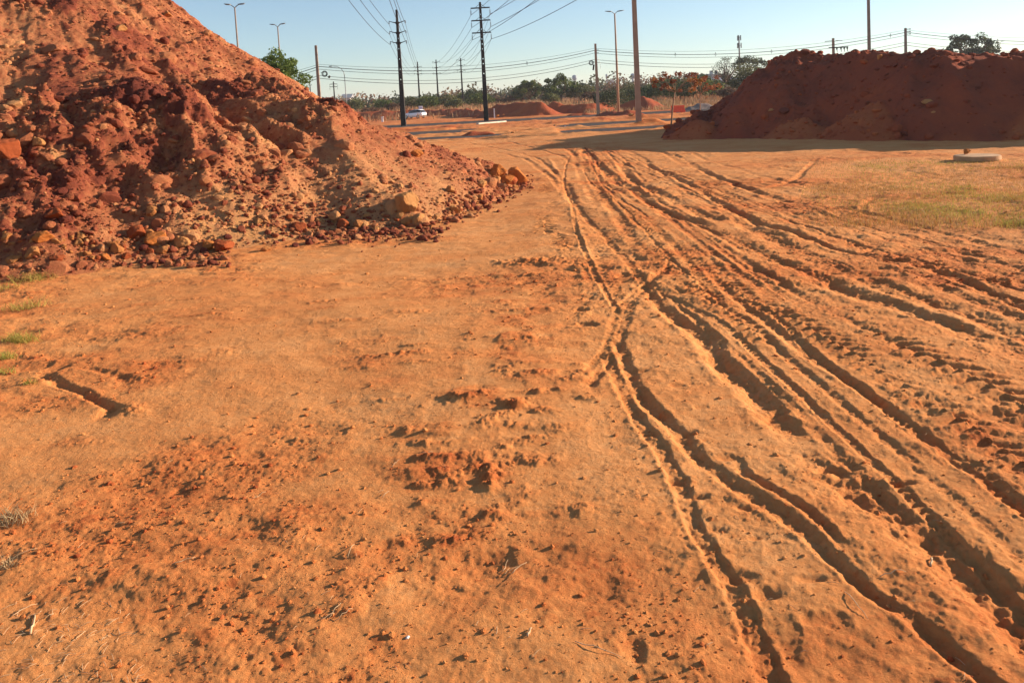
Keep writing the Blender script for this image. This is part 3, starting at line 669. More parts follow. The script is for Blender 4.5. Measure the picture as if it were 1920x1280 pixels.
# countless small clods and gravel on the slopes and at their feet
def scatter(name, pts, sizes, tones, mat, base, label, cat, seed=0, sink=.3, protos=8):
    r = np.random.RandomState(seed); ps = [rock_shape(base, 50+seed+i, 5, .08 if len(base[0]) > 12 else 0, .5, .9) for i in range(protos)]
    n = len(pts); nv = len(base[0]); V = np.empty((n, nv, 3), np.float32); pid = r.randint(protos, size=n)
    th = r.uniform(0, 6.28, n); ph = r.uniform(-.6, .6, n)
    for i in range(protos):
        m = pid == i; P = np.repeat(ps[i][None], m.sum(), 0)*np.stack([r.uniform(.7, 1.2, m.sum()), r.uniform(.7, 1.2, m.sum()), r.uniform(.5, .9, m.sum())], -1)[:, None]
        c, s_ = np.cos(ph[m])[:, None], np.sin(ph[m])[:, None]; P[..., 0], P[..., 2] = P[..., 0]*c-P[..., 2]*s_, P[..., 0]*s_+P[..., 2]*c
        c, s_ = np.cos(th[m])[:, None], np.sin(th[m])[:, None]; P[..., 0], P[..., 1] = P[..., 0]*c-P[..., 1]*s_, P[..., 0]*s_+P[..., 1]*c
        V[m] = P
    V = V*sizes[:, None, None]+pts[:, None]; V[..., 2] += (sizes*(.5-sink))[:, None]
    Fc = (base[1][None]+(np.arange(n)*nv)[:, None, None]).reshape(-1, 3)
    o = link(name, np_mesh(name, V.reshape(-1, 3), Fc, np.repeat(tones, nv)), mat); return tag(o, label, cat, kind='stuff')
def mound_pts(n, seed, x0, x1, y0, y1, fn, foot=0):
    r = np.random.RandomState(seed); x = r.uniform(x0, x1, n); y = r.uniform(y0, y1, n)
    h, tn, rg = fn(x, y); rg = np.broadcast_to(rg, x.shape)
    k = (h > .0) & (r.rand(n) < np.clip(rg*.8+.15+foot*np.exp(-h/.5), 0, 1)); x, y, h, tn = x[k], y[k], h[k], tn[k]
    return np.stack([x, y, h], -1), tn, r
p, tn, r = mound_pts(95000, 1, -13, 1, 8, 19, left_h, .5)
scatter('gravel_cover', p, .008+.006*r.pareto(2.4, len(p)).clip(0, 5), np.clip(tn+r.normal(0, .13, len(p)), 0, 1), M_mound, ICO1, 'gravel and small clods covering the sunlit mound', 'gravel', 1)
p, tn, r = mound_pts(4200, 2, -13, 1, 8, 19, left_h, .6)
scatter('rubble_cover', p, .022+.017*r.pareto(2.2, len(p)).clip(0, 6), np.clip(tn+r.normal(.05, .13, len(p)), 0, 1), M_mound, ICO2, 'fist sized clods strewn over the sunlit mound', 'rubble', 2)
p, tn, r = mound_pts(1500, 21, -13, 1, 8, 19, left_h, .3)
scatter('rubble_cover', p, .07+.045*r.pareto(2.6, len(p)).clip(0, 3), np.clip(tn+r.normal(0, .1, len(p)), 0, 1), M_mound, ICO4 if False else ICO2, 'half buried blocks of earth in the sunlit mound', 'rubble', 4, sink=.75, protos=16)
p, tn, r = mound_pts(9000, 3, 5, 22, 14, 36, right_h, .1)
scatter('rubble_cover', p, .03+.03*r.pareto(2.4, len(p)).clip(0, 5), np.clip(tn+r.normal(0, .2, len(p)), 0, 1), M_redmound, ICO2, 'clods strewn over the shaded red mound', 'rubble', 3)
def ground_pts(n, seed, near):
    r = np.random.RandomState(seed); y = near*np.exp(r.uniform(0, 1, n)*math.log(14/near)*r.uniform(.6, 1, n)); x = r.uniform(-.74, .74, n)*(y+.4)
    h, tn, cr_ = ground_h(x, y); a = fbm(x*1.7, y*2.2, 3, 6)
    k = r.rand(n) < np.clip(.08+.75*cr_*sst(-.2, .4, a)+.25*(tn > .5), 0, 1); k &= left_h(x, y, False)[0] < h
    return np.stack([x, y, h], -1)[k], tn[k], r
p, tn, r = ground_pts(42000, 5, 1.7)
scatter('soil_crumbs', p, (.0022+.0016*r.pareto(2.0, len(p)).clip(0, 6))*(.6+.16*p[:, 1]), np.clip(tn+.1+r.normal(0, .15, len(p)), 0, 1), M_ground, ICO1, 'crumbs of earth strewn over the sandy yard', 'crumbs', 5)
# small loose lumps along the foot
r = np.random.RandomState(9); px = r.uniform(-40, 1000, 2600); py = np.where(px < 430, r.uniform(430, 500, 2600), np.where(px < 830, 440-(px-430)*.02+r.normal(0, 9, 2600), 412-(px-830)*.42+r.normal(0, 9, 2600)))
g = gp(px, py); z = surf(g[:, 0], g[:, 1])
scatter('rubble_cover', np.stack([g[:, 0], g[:, 1], z], -1), .016+.013*r.pareto(1.8, len(px)).clip(0, 4), np.clip(r.normal(.55, .16, len(px)), 0, 1), M_mound, ICO2, 'crushed clods piled along the mound foot', 'rubble', 6)

# ------------------------------------------------------------------ plants
def cards(P, size, rng, tone, up=0.0, aspect=1.0):
    n = len(P); a = rng.normal(size=(n, 3)); a[:, 2] += up; a /= np.linalg.norm(a, axis=1)[:, None]
    b = np.cross(a, rng.normal(size=(n, 3))); b /= np.linalg.norm(b, axis=1)[:, None]
    sz = (size*rng.uniform(.6, 1.3, n))[:, None]; a = a*sz*aspect; b = b*sz
    V = np.stack([P-a, P+b*.55, P+a, P-b*.55], 1).reshape(-1, 3)
    return V, np.arange(n*4).reshape(n, 4), np.repeat(tone, 4)
def crown_pts(rng, w_, h_, ncl, nlf, shape='round', dens=1.0, cr_=.28):
    """clump centres over a lumpy crown and leaves about them; height counted from the crown's base"""
    cs = []
    while len(cs) < ncl:
        v = rng.normal(size=3); v /= np.linalg.norm(v); rad = rng.uniform(.45, 1)**.5
        if shape == 'dome' and v[2] < -.1: continue
        if v[2] < -.6: continue
        cs.append(v*rad*(.8+.2*rng.rand()))
    cs = np.array(cs); cs = cs*[w_/2, w_/2, h_/2]+[0, 0, h_/2 if shape != 'dome' else h_*.15]
    if shape == 'dome': cs[:, 2] = cs[:, 2]*1.6
    R_ = min(w_, h_)*cr_*rng.uniform(.55, 1.1, ncl)
    k = rng.randint(ncl, size=nlf); d = rng.normal(size=(nlf, 3)); d /= np.linalg.norm(d, axis=1)[:, None]
    P = cs[k]+d*(R_[k]*rng.uniform(.35, 1, nlf)**.6)[:, None]*[1, 1, .7]
    ct = rng.uniform(.15, .85, ncl)
    return cs, P, np.clip(ct[k]+rng.normal(0, .14, nlf), 0, 1)
def make_tree(name, label, cat, group, loc, H_, w_, ch, mat, seed, ncl=26, nlf=2600, leaf=.10, trunk=.12, shape='round', bark=None, nb=9, lean=0, cr_=.28):
    rng = np.random.RandomState(seed); t = empty(name, loc, label, cat, group)
    cs, P, tn = crown_pts(rng, w_, ch, ncl, nlf, shape, cr_=cr_); base = H_-ch*(1 if shape != 'dome' else .95)
    off = np.array([lean, 0, base]); P = P+off; cs = cs+off
    mb = MB(); fork = Vector((lean*.6, 0, base+ch*.12))
    mb.tube([(0, 0, -.3), (lean*.2+.04, .03, fork.z*.5), fork], [trunk*1.25, trunk*.95, trunk*.7], 8)
    for c in cs[:nb]:
        c = Vector(c); md = fork.lerp(c, .5)+Vector((rng.normal()*.06*w_, rng.normal()*.06*w_, .06*ch)); mb.tube([fork, md, c], [trunk*.5, trunk*.3, trunk*.08], 5)
    for c in cs[nb:nb*2+4]:
        c = Vector(c); mb.tube([fork.lerp(c, .35)+Vector((0, 0, .03*ch)), c], [trunk*.22, trunk*.05], 4)
    mb.build('trunk', bark or M_bark, t, True)
    V, Fc, to = cards(P, leaf, rng, tn); link('crown', np_mesh('crown', V, Fc, to), mat, t)
    return t
def base_at(px, Y, z=None):
    p = at(px, 180, Y); g_ = gh(p[0], Y); return (p[0], Y, g_)
def hor(px): return 193-(px-960)*math.tan(ROLL)
def zt(px, py, Y): return float(at(px, py, Y)[2])

def T_(name, label, px, top, base, Y, wpx, mat, seed, cat='tree', group=None, **k):
    l = base_at(px, Y); H_ = zt(px, top, Y)-l[2]; ch = k.pop('cf', .75)*H_
    return make_tree(name, label, cat, group, l, H_, wpx/pxm(Y), ch, mat, seed, **k)
T_('broadleaf_tree', 'bright green tree half hidden behind the sunlit mound', 526, 90, 0, 46, 100, M_bright, 3, ncl=36, nlf=6500, leaf=.085, trunk=.11, cf=.70, cr_=.20)
T_('broadleaf_tree', 'round dark green tree standing in the dry field left of the short concrete pole', 1052, 143, 0, 150, 70, M_green, 5, ncl=34, nlf=4200, leaf=.22, trunk=.2, cf=.9, cr_=.24)
T_('broadleaf_tree', 'lower pale green tree beside the round dark green one', 992, 153, 0, 158, 62, M_green, 6, ncl=26, nlf=2800, leaf=.24, trunk=.18, cf=.9)
T_('broadleaf_tree', 'wide domed tree rising behind the shaded mound', 1815, 64, 0, 120, 108, M_dark, 7, ncl=60, nlf=6500, leaf=.16, trunk=.35, shape='dome', cf=.62, nb=22, cr_=.17)
T_('bare_tree', 'thin grey nearly bare tree beside the mast', 1362, 100, 0, 130, 52, M_dark, 8, ncl=50, nlf=1300, leaf=.10, trunk=.16, cf=.8, nb=40, cr_=.16)
T_('broadleaf_tree', 'olive tree between the bare tree and the shaded mound', 1398, 122, 0, 110, 56, M_olive, 9, ncl=26, nlf=3200, leaf=.16, cf=.92)
T_('broadleaf_tree', 'grey green tree just right of the mast', 1402, 104, 0, 150, 50, M_dark, 10, ncl=22, nlf=1600, leaf=.17, cf=.6)
T_('broadleaf_tree', 'grey green tree low over the shaded mound slope', 1428, 110, 0, 155, 34, M_dark, 11, ncl=18, nlf=1200, leaf=.17, cf=.6)
T_('sapling', 'spindly sapling with round leaf tufts behind the shaded mound', 1523, 92, 0, 62, 44, M_green, 12, ncl=11, nlf=420, leaf=.10, trunk=.04, cf=.5, nb=11, cr_=.12, bark=M_barkpale)
T_('dry_bush', 'pinkish brown bush behind the far end of the shaded mound', 1905, 98, 0, 90, 36, M_brown, 13, ncl=20, nlf=900, leaf=.12, cf=.6)
T_('broadleaf_tree', 'small dark tree right of the lamp behind the shaded mound', 1888, 104, 0, 130, 22, M_dark, 14, ncl=14, nlf=700, leaf=.16, cf=.5)
# saplings with rust coloured leaves
def sapling(label, px, py, top, lean, wpx, seed, nlf, Yo=None, cfrac=.45):
    g_ = gp(px, py); Y = Yo or float(g_[1]); l = (float(at(px, py, Y)[0]), Y, gh(float(at(px, py, Y)[0]), Y)); H_ = zt(px, top, Y)-l[2]
    return make_tree('sapling', label, 'sapling', 'rust leaved saplings by the road', l, H_, wpx/pxm(Y), H_*cfrac, M_rust, seed, ncl=20, nlf=nlf, leaf=.075, trunk=.045, bark=M_barkpale, nb=12, lean=lean, cr_=.17)
sapling('nearer rust leaved sapling with a bare thin leaning trunk', 1257, 238, 134, .5, 118, 21, 620, cfrac=.42)
sapling('farther rust leaved sapling whose trunk rises beside the orange barrier', 1312, 214, 136, .15, 90, 22, 1000, cfrac=.6)
# shrubs of the field
SH = np.random.RandomState(31)
protos = []
for i, (m, w_, h_) in enumerate([(M_olive, 5, 3.2), (M_brown, 4, 1.9), (M_green, 4.5, 3), (M_brown, 3.4, 2.0), (M_dark, 5, 3.8), (M_olive, 3, 2.2)]):
    lb = ['olive shrub scattered in the dry field', 'brown dry shrub scattered in the dry field', 'green shrub scattered in the dry field', 'low rusty brown shrub scattered in the dry field', 'dark shrub scattered in the dry field', 'small olive shrub scattered in the dry field'][i]
    t = make_tree('shrub', lb, 'shrub', 'shrubs scattered in the dry field', (0, 0, 0), h_, w_, h_*.95, m, 40+i, ncl=22, nlf=1500, leaf=.19, cr_=.42, trunk=.06, nb=5)
    protos.append([t, False])
spots = [(635,140,1),(668,150,0),(690,135,1),(715,160,2),(740,145,1),(770,150,0),(800,140,2),(812,165,1),(838,150,0),(850,135,5),(885,160,4),(900,140,2),(905,165,0),(940,150,1),(930,175,3),(965,160,1),(1030,135,5),(1088,150,0),(1105,140,1),(1130,135,5),(1150,150,1),(1175,140,0),
         (1205,130,2),(1225,135,2),(1250,130,2),(1240,145,3),(1275,128,2),(1290,135,0),(1300,125,2),(1330,128,2),(1350,130,3),(1365,120,1),(1180,105,4),(1145,98,4),(660,170,2),(780,178,3),(870,180,2),(1210,160,3),(1270,155,3),(1320,150,0),(610,160,4),(590,170,1)]
for px, Y, k in spots:
    l = base_at(px, Y); t, used = protos[k]
    if used: t = copy_tree(t)
    protos[k][1] = True
    s_ = SH.uniform(.75, 1.25); t.location = l; t.scale = (s_*SH.uniform(.85, 1.2), s_, s_*SH.uniform(.8, 1.15)); t.rotation_euler = (0, 0, SH.uniform(0, 6.28))
# the far wood, one mass
rng = np.random.RandomState(77); n = 2000; Yb = 215+rng.rand(n)**1.3*420; Xb = rng.uniform(-.80, .92, n)*Yb
hb = (2.4+4.6*rng.rand(n)**1.6)*(1+.22*np.sin(Xb*.03)+.15*np.sin(Xb*.011+2)); wb = hb*rng.uniform(.8, 1.7, n); zb = far_rise(Xb, Yb); tb = np.clip(rng.beta(1.2, 1.4, n), 0, 1); tb = np.where(Yb > 380, tb*.5, tb)
nl = 120; k = np.repeat(np.arange(n), nl); d = rng.normal(size=(n*nl, 3)); d /= np.linalg.norm(d, axis=1)[:, None]; d[:, 2] = np.abs(d[:, 2])*1.25-.35
lump = 1+.22*np.sin(d[:, 0]*6+k)+.18*np.sin(d[:, 1]*7+k*2)
P = np.stack([Xb[k], Yb[k], zb[k]+hb[k]*.45], -1)+d*np.stack([wb[k]/2, wb[k]/2, hb[k]*.5], -1)*(lump*rng.uniform(.7, 1.05, len(k)))[:, None]
V, Fc, to = cards(P, .50, rng, np.clip(tb[k]+rng.normal(0, .07, len(k)), 0, 1))
tag(link('wood', np_mesh('wood', V, Fc, to), M_wood), 'distant mixed wood of green and brown trees beyond the dry field', 'wood', kind='stuff')
# second, much farther line of woods on the rise
n = 900; Yb = rng.uniform(700, 1100, n); Xb = rng.uniform(-.8, .9, n)*Yb; hb = rng.uniform(7, 12, n); wb = hb*rng.uniform(1.2, 2.6, n); zb = far_rise(Xb, Yb); tb = rng.uniform(0, .25, n)
nl = 60; k = np.repeat(np.arange(n), nl); d = rng.normal(size=(n*nl, 3)); d /= np.linalg.norm(d, axis=1)[:, None]; d[:, 2] = np.abs(d[:, 2])
P = np.stack([Xb[k], Yb[k], zb[k]+hb[k]*.3], -1)+d*np.stack([wb[k]/2, wb[k]/2, hb[k]*.65], -1)*rng.uniform(.7, 1.05, len(k))[:, None]
V, Fc, to = cards(P, 1.9, rng, np.clip(tb[k]+rng.normal(0, .04, len(k)), 0, 1))
tag(link('wood', np_mesh('wood', V, Fc, to), M_wood), 'dark line of woods on the horizon', 'wood', kind='stuff')
# grass: upright blades
def blades(name, x, y, z, hgt, wid, mat, rng, tone, label, lean=.35):
    n = len(x); th = rng.uniform(0, 6.28, n); bx, by = np.cos(th)*wid/2, np.sin(th)*wid/2; lx, ly = rng.normal(0, lean, n)*hgt, rng.normal(0, lean, n)*hgt
    b0 = np.stack([x-bx, y-by, z-.01], -1); b1 = np.stack([x+bx, y+by, z-.01], -1); m0 = np.stack([x-bx*.7+lx*.4, y-by*.7+ly*.4, z+hgt*.55], -1); m1 = np.stack([x+bx*.7+lx*.4, y+by*.7+ly*.4, z+hgt*.55], -1)
    t0 = np.stack([x-bx*.12+lx, y-by*.12+ly, z+hgt], -1); t1 = np.stack([x+bx*.12+lx, y+by*.12+ly, z+hgt], -1)
    V = np.stack([b0, b1, m0, m1, t0, t1], 1).reshape(-1, 3); i = np.arange(n)[:, None]*6
    Fc = np.concatenate([i+[0, 1, 3, 2], i+[2, 3, 5, 4]], 0)
    o = link(name, np_mesh(name, V, Fc, np.repeat(tone, 6)), mat); return tag(o, label, 'grass', kind='stuff')
rng = np.random.RandomState(5); n = 90000; y = 101+rng.rand(n)**1.6*130; x = rng.uniform(-.75, .85, n)*y
den = fbm(x*.09, y*.09, 3, 2); kk = rng.rand(n) < np.clip(.45+.8*den, .15, 1)*sst(101, 122, y+8*(x > 5)); x, y, den = x[kk], y[kk], den[kk]
blades('dry_grass', x, y, far_rise(x, y), rng.uniform(.4, 1.15, len(x)), rng.uniform(.07, .16, len(x)), M_field, rng, np.clip(.45+.5*fbm(x*.05, y*.05, 3, 4)+rng.normal(0, .12, len(x)), 0, 1), 'tall dry pinkish straw grass of the field', .25)
n = 26000; y = rng.uniform(82, 104, n); x = rng.uniform(-.75, .8, n)*y; kk = (fbm(x*.12, y*.2, 3, 5) > .12) & (x > 9); x, y = x[kk], y[kk]
blades('dry_grass', x, y, ground_h(x, y)[0], rng.uniform(.15, .6, len(x)), rng.uniform(.05, .1, len(x)), M_field, rng, np.clip(rng.normal(.6, .15, len(x)), 0, 1), 'patchy dry grass in front of the earth banks', .3)
# short turf patches at the right of the yard
rng = np.random.RandomState(6); n = 200000; px = rng.uniform(1480, 2080, n); py = rng.uniform(296, 432, n)
def band(c, s_, x0, x1): return np.exp(-((py-c-0*(px))/s_)**2)*sst(x0, x0+90, px)*(1-sst(x1-40, x1, px) if x1 else 1)
dn = band(312, 7, 1560, None)*.75+band(352, 14, 1480, 1850)*.45+band(385, 22, 1600, None)*.5+band(414, 8, 1800, None)*1.0+band(375, 8, 1800, None)*.4
g_ = gp(px, py); dn = dn*sst(-.25, .3, fbm(g_[:, 0]*1.6, g_[:, 1]*1.6, 3, 4)+.15); dn = np.maximum(dn*.8, .13*sst(1480, 1640, px)*(1-sst(418, 430, py))*sst(296, 306, py)); kk = rng.rand(n) < dn*.75; g_ = g_[kk]; dnk = dn[kk]
blades('turf', g_[:, 0], g_[:, 1], ground_h(g_[:, 0], g_[:, 1])[0], rng.uniform(.015, .055, len(g_))*(1+.5*(py[kk] > 402)), rng.uniform(.004, .009, len(g_)), M_turf, rng, np.clip(.16+.34*dnk+.5*fbm(g_[:, 0]*.8, g_[:, 1]*.8, 2, 2)+rng.normal(0, .15, len(g_)), 0, 1), 'short yellow green turf patches at the side of the yard', .5)
# little tufts on the left
for k, (px_, py_, sz, n, tn, lb) in enumerate([(62,524,.24,320,.5,'flat green grass tuft nearest the rubble on bare sand'),(50,574,.20,180,.5,'thin spreading green grass tuft below the flat one'),(38,636,.14,330,.55,'thickest upright green grass tuft on the bare sand'),
        (6,666,.10,160,.7,'half cut off grass tuft under the thickest tuft'),(8,695,.08,90,.8,'few blades of green grass beside the scooped hole'),(55,722,.05,50,.85,'tiny grass sprig left of the scooped hole'),(22,980,.09,150,.4,'matted straw tuft low on the left of the yard'),
        (20,1068,.05,50,.4,'dry straw wisps beside the long pale twig'),(8,545,.2,120,.5,'sparse grass tuft between the two flat tufts')]):
    rng = np.random.RandomState(60+k); g_ = gp(px_, py_); x = g_[0]+rng.normal(0, sz*.5, n); y = g_[1]+rng.normal(0, sz*.32, n); b = sz*.28
    th = np.arctan2(y-g_[1], x-g_[0]); m = 1
    o = blades('grass_tuft', x, y, ground_h(x, y)[0], rng.uniform(.25, 1, n)*min(.12, .03+1.5*b), rng.uniform(.0025, .005, n), M_turf if tn > .4 else M_straw, rng, np.clip(rng.normal(tn, .2, n), 0, 1), lb, .8)
    del o['kind']; tag(o, lb, 'grass tuft', 'grass tufts on the bare sand')
# twigs and straws on the sand
TW = [((0,1058),(70,1038),'longest pale twig lying at the edge of the yard'),((140,1205),(162,1185),'short pale straw on the littered earth'),((187,1203),(205,1193),'second short pale straw on the littered earth'),((322,1068),(366,1053),'thin straw in the smooth middle of the sand'),
      ((652,1050),(664,1024),'bent pale stick standing in the sand'),((735,880),(750,868),'curved pale root beside the big clump'),((960,1070),(988,1050),'thin pale straw right of the forked stick'),((942,1062),(952,1045),'forked little stick in the sand'),
      ((1078,1205),(1166,1232),'thin brown stick across the dark hollow'),((1585,1110),(1628,1163),'slender curved straw beside the rut'),((1650,1082),(1700,1075),'thin dark twig left of the widest rut'),((718,935),(728,925),'small pale straw under the clump'),
      ((618,1165),(640,1142),'pale straw in the straw sheaf'),((628,1168),(662,1150),'longer straw crossing the straw sheaf'),((600,1170),(628,1158),'lower straw of the straw sheaf'),((930,1190),(932,1176),'tiny upright straw in the sand'),((990,1195),(996,1178),'tiny upright stub of straw'),
      ((475,938),(498,925),'little bundle of straw on the smooth sand'),((20,1160),(70,1130),'brown stick in the littered corner'),((60,1195),(66,1155),'thick upright stub of dry stalk'),((1743,1058),(1748,1040),'pale stub beside the widest rut'),((790,860),(812,855),'short brown twig on the big clump')]
for k, (a, b, lb) in enumerate(TW):
    A, B = gp(*a), gp(*b); r_ = random.Random(k); mb = MB(); pts = []
    for i in range(6):
        t = i/5; x, y = A[0]+(B[0]-A[0])*t+r_.gauss(0, .002), A[1]+(B[1]-A[1])*t+r_.gauss(0, .002); pts.append((x, y, gh(x, y)+.003+.012*math.sin(t*3)*r_.random()))
    rd = .0014 if 'stub' not in lb else .004
    mb.tube(pts, [rd, rd, rd, rd*.9, rd*.8, rd*.5], 5); tag(mb.build('twig', M_twig, None, True), lb, 'twig', 'dry twigs and straws on the sand')
r_ = np.random.RandomState(8); n = 260; px = np.concatenate([r_.uniform(-20, 260, 150), r_.uniform(0, 1900, 110)]); py = np.concatenate([r_.uniform(1130, 1290, 150), r_.uniform(800, 1290, 110)]); g_ = gp(px, py); mb = MB()
for i in range(n):
    a = r_.uniform(0, 6.28); L = r_.uniform(.008, .045); x, y = g_[i]; z = gh(x, y) 
    mb.tube([(x, y, z+.001), (x+math.cos(a)*L*.5, y+math.sin(a)*L*.5, z+.005), (x+math.cos(a)*L, y+math.sin(a)*L, z+.003)], [.0008, .0008, .0004], 4)
tag(mb.build('straw_litter', M_twig, None), 'fine straw litter over the foreground earth', 'litter', kind='stuff')
p = hit(765, 1197); o = bpy.data.objects.new('pebble', rock_mesh(3, M_white_peb)); C.objects.link(o); o.scale = (.008, .008, .007); o.location = (p[0], p[1], p[2]+.004); tag(o, 'single white pebble on the sand near the straw sheaf', 'pebble')

# ------------------------------------------------------------------ manhole slab, barrier, kerb, posts
g_ = gp(1852, 303); t = empty('manhole', (g_[0], g_[1]+.35, gh(g_[0], g_[1])), 'round pale concrete manhole slab standing proud of the turf', 'manhole')
mb = MB(); mb.cyl((0, 0, .05), .43, .10, 40); sl_o = mb.build('slab', M_conc, t, bevel=.012)
mb = MB(); mb.cyl((0, 0, -.02), .36, .12, 32); mb.build('shaft', M_grey, t)
rock(1840, 288, 14, 11, M_rock_org, 6, 'brown clod lying on the manhole slab', None); C.objects[-1].location = (g_[0]-.1, g_[1]+.55, gh(g_[0], g_[1])+.16)
Yb = 68.; p = at(1271, 213, Yb); l = (p[0], Yb, gh(p[0], Yb)); t = empty('road_barrier', l, 'orange red plastic water barrier standing on the road', 'barrier', rz=.12)
def trap(y0, y1, w0, w1, z0, z1, mb):   # trapezoid block
    mb.add([(-w0/2, -y0, z0), (w0/2, -y0, z0), (w0/2, y0, z0), (-w0/2, y0, z0), (-w1/2, -y1, z1), (w1/2, -y1, z1), (w1/2, y1, z1), (-w1/2, y1, z1)], [(3, 2, 1, 0), (4, 5, 6, 7), (0, 1, 5, 4), (1, 2, 6, 5), (2, 3, 7, 6), (3, 0, 4, 7)])
mb = MB(); trap(.24, .20, 1.3, 1.26, .06, .22, mb); trap(.20, .11, 1.22, 1.16, .22, .50, mb); mb.build('body', M_orange, t, bevel=.012)
mb = MB(); trap(.12, .10, 1.24, 1.22, .503, .66, mb); mb.build('top_rail', M_orange, t, bevel=.012)
for sx in (-.42, .42):
    mb = MB(); mb.box((sx, 0, .02), (.3, .5, .07)); mb.build('foot', M_orange, t, bevel=.01)
A, B = gp(898, 234.5), gp(946, 230.5); mb = MB(); c = (A+B)/2; mb.box((0, 0, .06), (float(np.hypot(*(B-A)))+.3, .24, .12)); mb.box((0, .16, .03), (float(np.hypot(*(B-A)))+.3, .08, .10))
o = mb.build('kerb_stone', M_kerb, None, bevel=.015); o.location = (c[0], c[1], gh(c[0], c[1])+.02); o.rotation_euler = (0, 0, math.atan2(B[1]-A[1], B[0]-A[0])); tag(o, 'long white kerb stone lying beside the near road', 'kerb stone')
def post(label, px, py, top, wpx, name='marker_post', Y=None):
    Y = Y or float(gp(px, py)[1]); p = at(px, py, Y); z0 = gh(p[0], Y); h_ = zt(px, top, Y)-z0; w_ = wpx/pxm(Y)
    mb = MB(); mb.box((0, 0, h_/2-.05), (w_, w_*.6, h_+.1), (.8, .8)); mb.box((0, 0, h_-.03), (w_*1.25, w_*.8, .06)); o = mb.build(name, M_white, None, bevel=.01); o.location = (p[0], Y, z0); return tag(o, label, 'post')
post('short white marker post in front of the dark red bank', 927, 215, 204, 2.5, Y=88)
post('small white block on the verge left of the car', 717, 224, 219, 4, 'marker_block', Y=104)
post('tiny white peg on the red earth strip right of the kerb stone', 1060, 240, 236, 2.2, 'marker_peg')
for a in [(1041,236,7,3,M_rock_tan,4,'thin pale board on the red earth strip'),(933,219,7,4,M_rock_org,5,'orange boulder beside the white marker post'),(944,216,5,3,M_rock_tan,6,'pale stone right of the white marker post'),(962,250,9,4,M_rock_tan,7,'pale stones on the earth near the first road'),
          (1183,218,12,6,M_rock,8,'grey rubble lump left of the tall concrete pole')]:
    rock(*a[:6], label=a[6], group='stones beside the roads')

# ------------------------------------------------------------------ white car
Yc = 113.; p = at(778, 222, Yc); car = empty('parked_car', (p[0], Yc, gh(p[0], Yc)+.05), 'white compact suv driving past the earth bank', 'car', rz=math.radians(-27)); car.scale = (.82, .82, .82)
def loft(st, closed=True):
    v = []; n = 8
    for x, z0, z1, z2, w0, w1 in st:      # bottom, shoulder, top heights; half widths low and high
        v += [(x, -w0*.92, z0), (x, -w0, (z0+z1)/2), (x, -w0*.99, z1), (x, -w1, z2), (x, w1, z2), (x, w0*.99, z1), (x, w0, (z0+z1)/2), (x, w0*.92, z0)]
    f = [(i*n+k, i*n+(k+1) % n, (i+1)*n+(k+1) % n, (i+1)*n+k) for i in range(len(st)-1) for k in range(n)]
    f += [tuple(range(n-1, -1, -1)), tuple((len(st)-1)*n+k for k in range(n))]; return v, f
mb = MB(); mb.add(*loft([(-2.12, .40, .62, .68, .70, .60), (-2.05, .26, .72, .80, .84, .72), (-1.5, .22, .86, .95, .90, .80), (-.95, .22, .92, 1.02, .91, .82), (0, .22, .95, 1.03, .91, .82), (1.2, .22, .98, 1.06, .91, .82), (1.85, .26, 1.0, 1.08, .89, .80), (2.08, .36, .95, 1.02, .80, .72), (2.13, .42, .8, .88, .74, .66)]))
body = mb.build('body', M_carpaint, car, True)
mb = MB(); mb.add(*loft([(-.98, 1.0, 1.02, 1.03, .80, .78), (-.35, 1.0, 1.30, 1.50, .80, .62), (.3, 1.0, 1.35, 1.58, .80, .63), (1.1, 1.0, 1.35, 1.56, .80, .62), (1.7, 1.0, 1.30, 1.47, .79, .60), (2.0, 1.0, 1.03, 1.05, .76, .72)])); mb.build('window', M_glass, car, True)
mb = MB(); mb.add(*loft([(-.30, 1.535, 1.545, 1.555, .60, .52), (.3, 1.588, 1.61, 1.63, .63, .55), (1.1, 1.57, 1.59, 1.61, .62, .55), (1.78, 1.475, 1.49, 1.51, .60, .5)]))
mb.tube([(1.62, -.70, 1.25), (1.85, -.80, 1.05)], .06, 5); mb.tube([(1.62, .70, 1.25), (1.85, .80, 1.05)], .06, 5); mb.build('roof', M_carpaint, car, True)
for sx in (-1.32, 1.32):
    for sy in (-.84, .84):
        mb = MB(); mb.cyl((sx, sy, .33), .33, .2, 20, 'y'); wh = mb.build('wheel', M_rubber, car, False, .02)
        mb = MB(); mb.cyl((sx, sy+(.105 if sy > 0 else -.105), .33), .2, .03, 16, 'y'); mb.build('rim', M_rim, wh)
for sy in (-.68, .68):
    mb = MB(); mb.box((2.07, sy, .88), (.1, .22, .16)); mb.build('tail_light', M_lampred, car, bevel=.02)
    mb = MB(); mb.box((-2.03, sy*.95, .68), (.1, .25, .12)); mb.build('headlight', M_glass, car, bevel=.02)
    mb = MB(); mb.box((-.75, sy*1.42, 1.02), (.14, .12, .11)); mb.build('mirror', M_carpaint, car, bevel=.02)
mb = MB(); mb.box((2.10, 0, .48), (.14, 1.3, .18)); mb.build('bumper', M_rubber, car, bevel=.02)
Ys = 117.; p = at(789, 210, Ys); sg = empty('sign_board', (p[0], Ys, gh(p[0], Ys)), 'small white board on a post standing behind the car', 'sign', rz=-.1); z1 = zt(789, 199, Ys)-sg.location.z; z0 = zt(789, 210, Ys)-sg.location.z
mb = MB(); mb.box((0, 0, (z0+z1)/2), (.62, .05, z1-z0)); pnl = mb.build('panel', M_sign, sg, bevel=.008); mb = MB(); mb.box((0, -.03, (z0+z1)/2+.12), (.46, .008, .16)); mb.build('printed_band', M_signblue, pnl)
mb = MB(); mb.box((0, .06, z0/2+.1), (.07, .07, z0+.3)); mb.build('post', M_grey, sg)

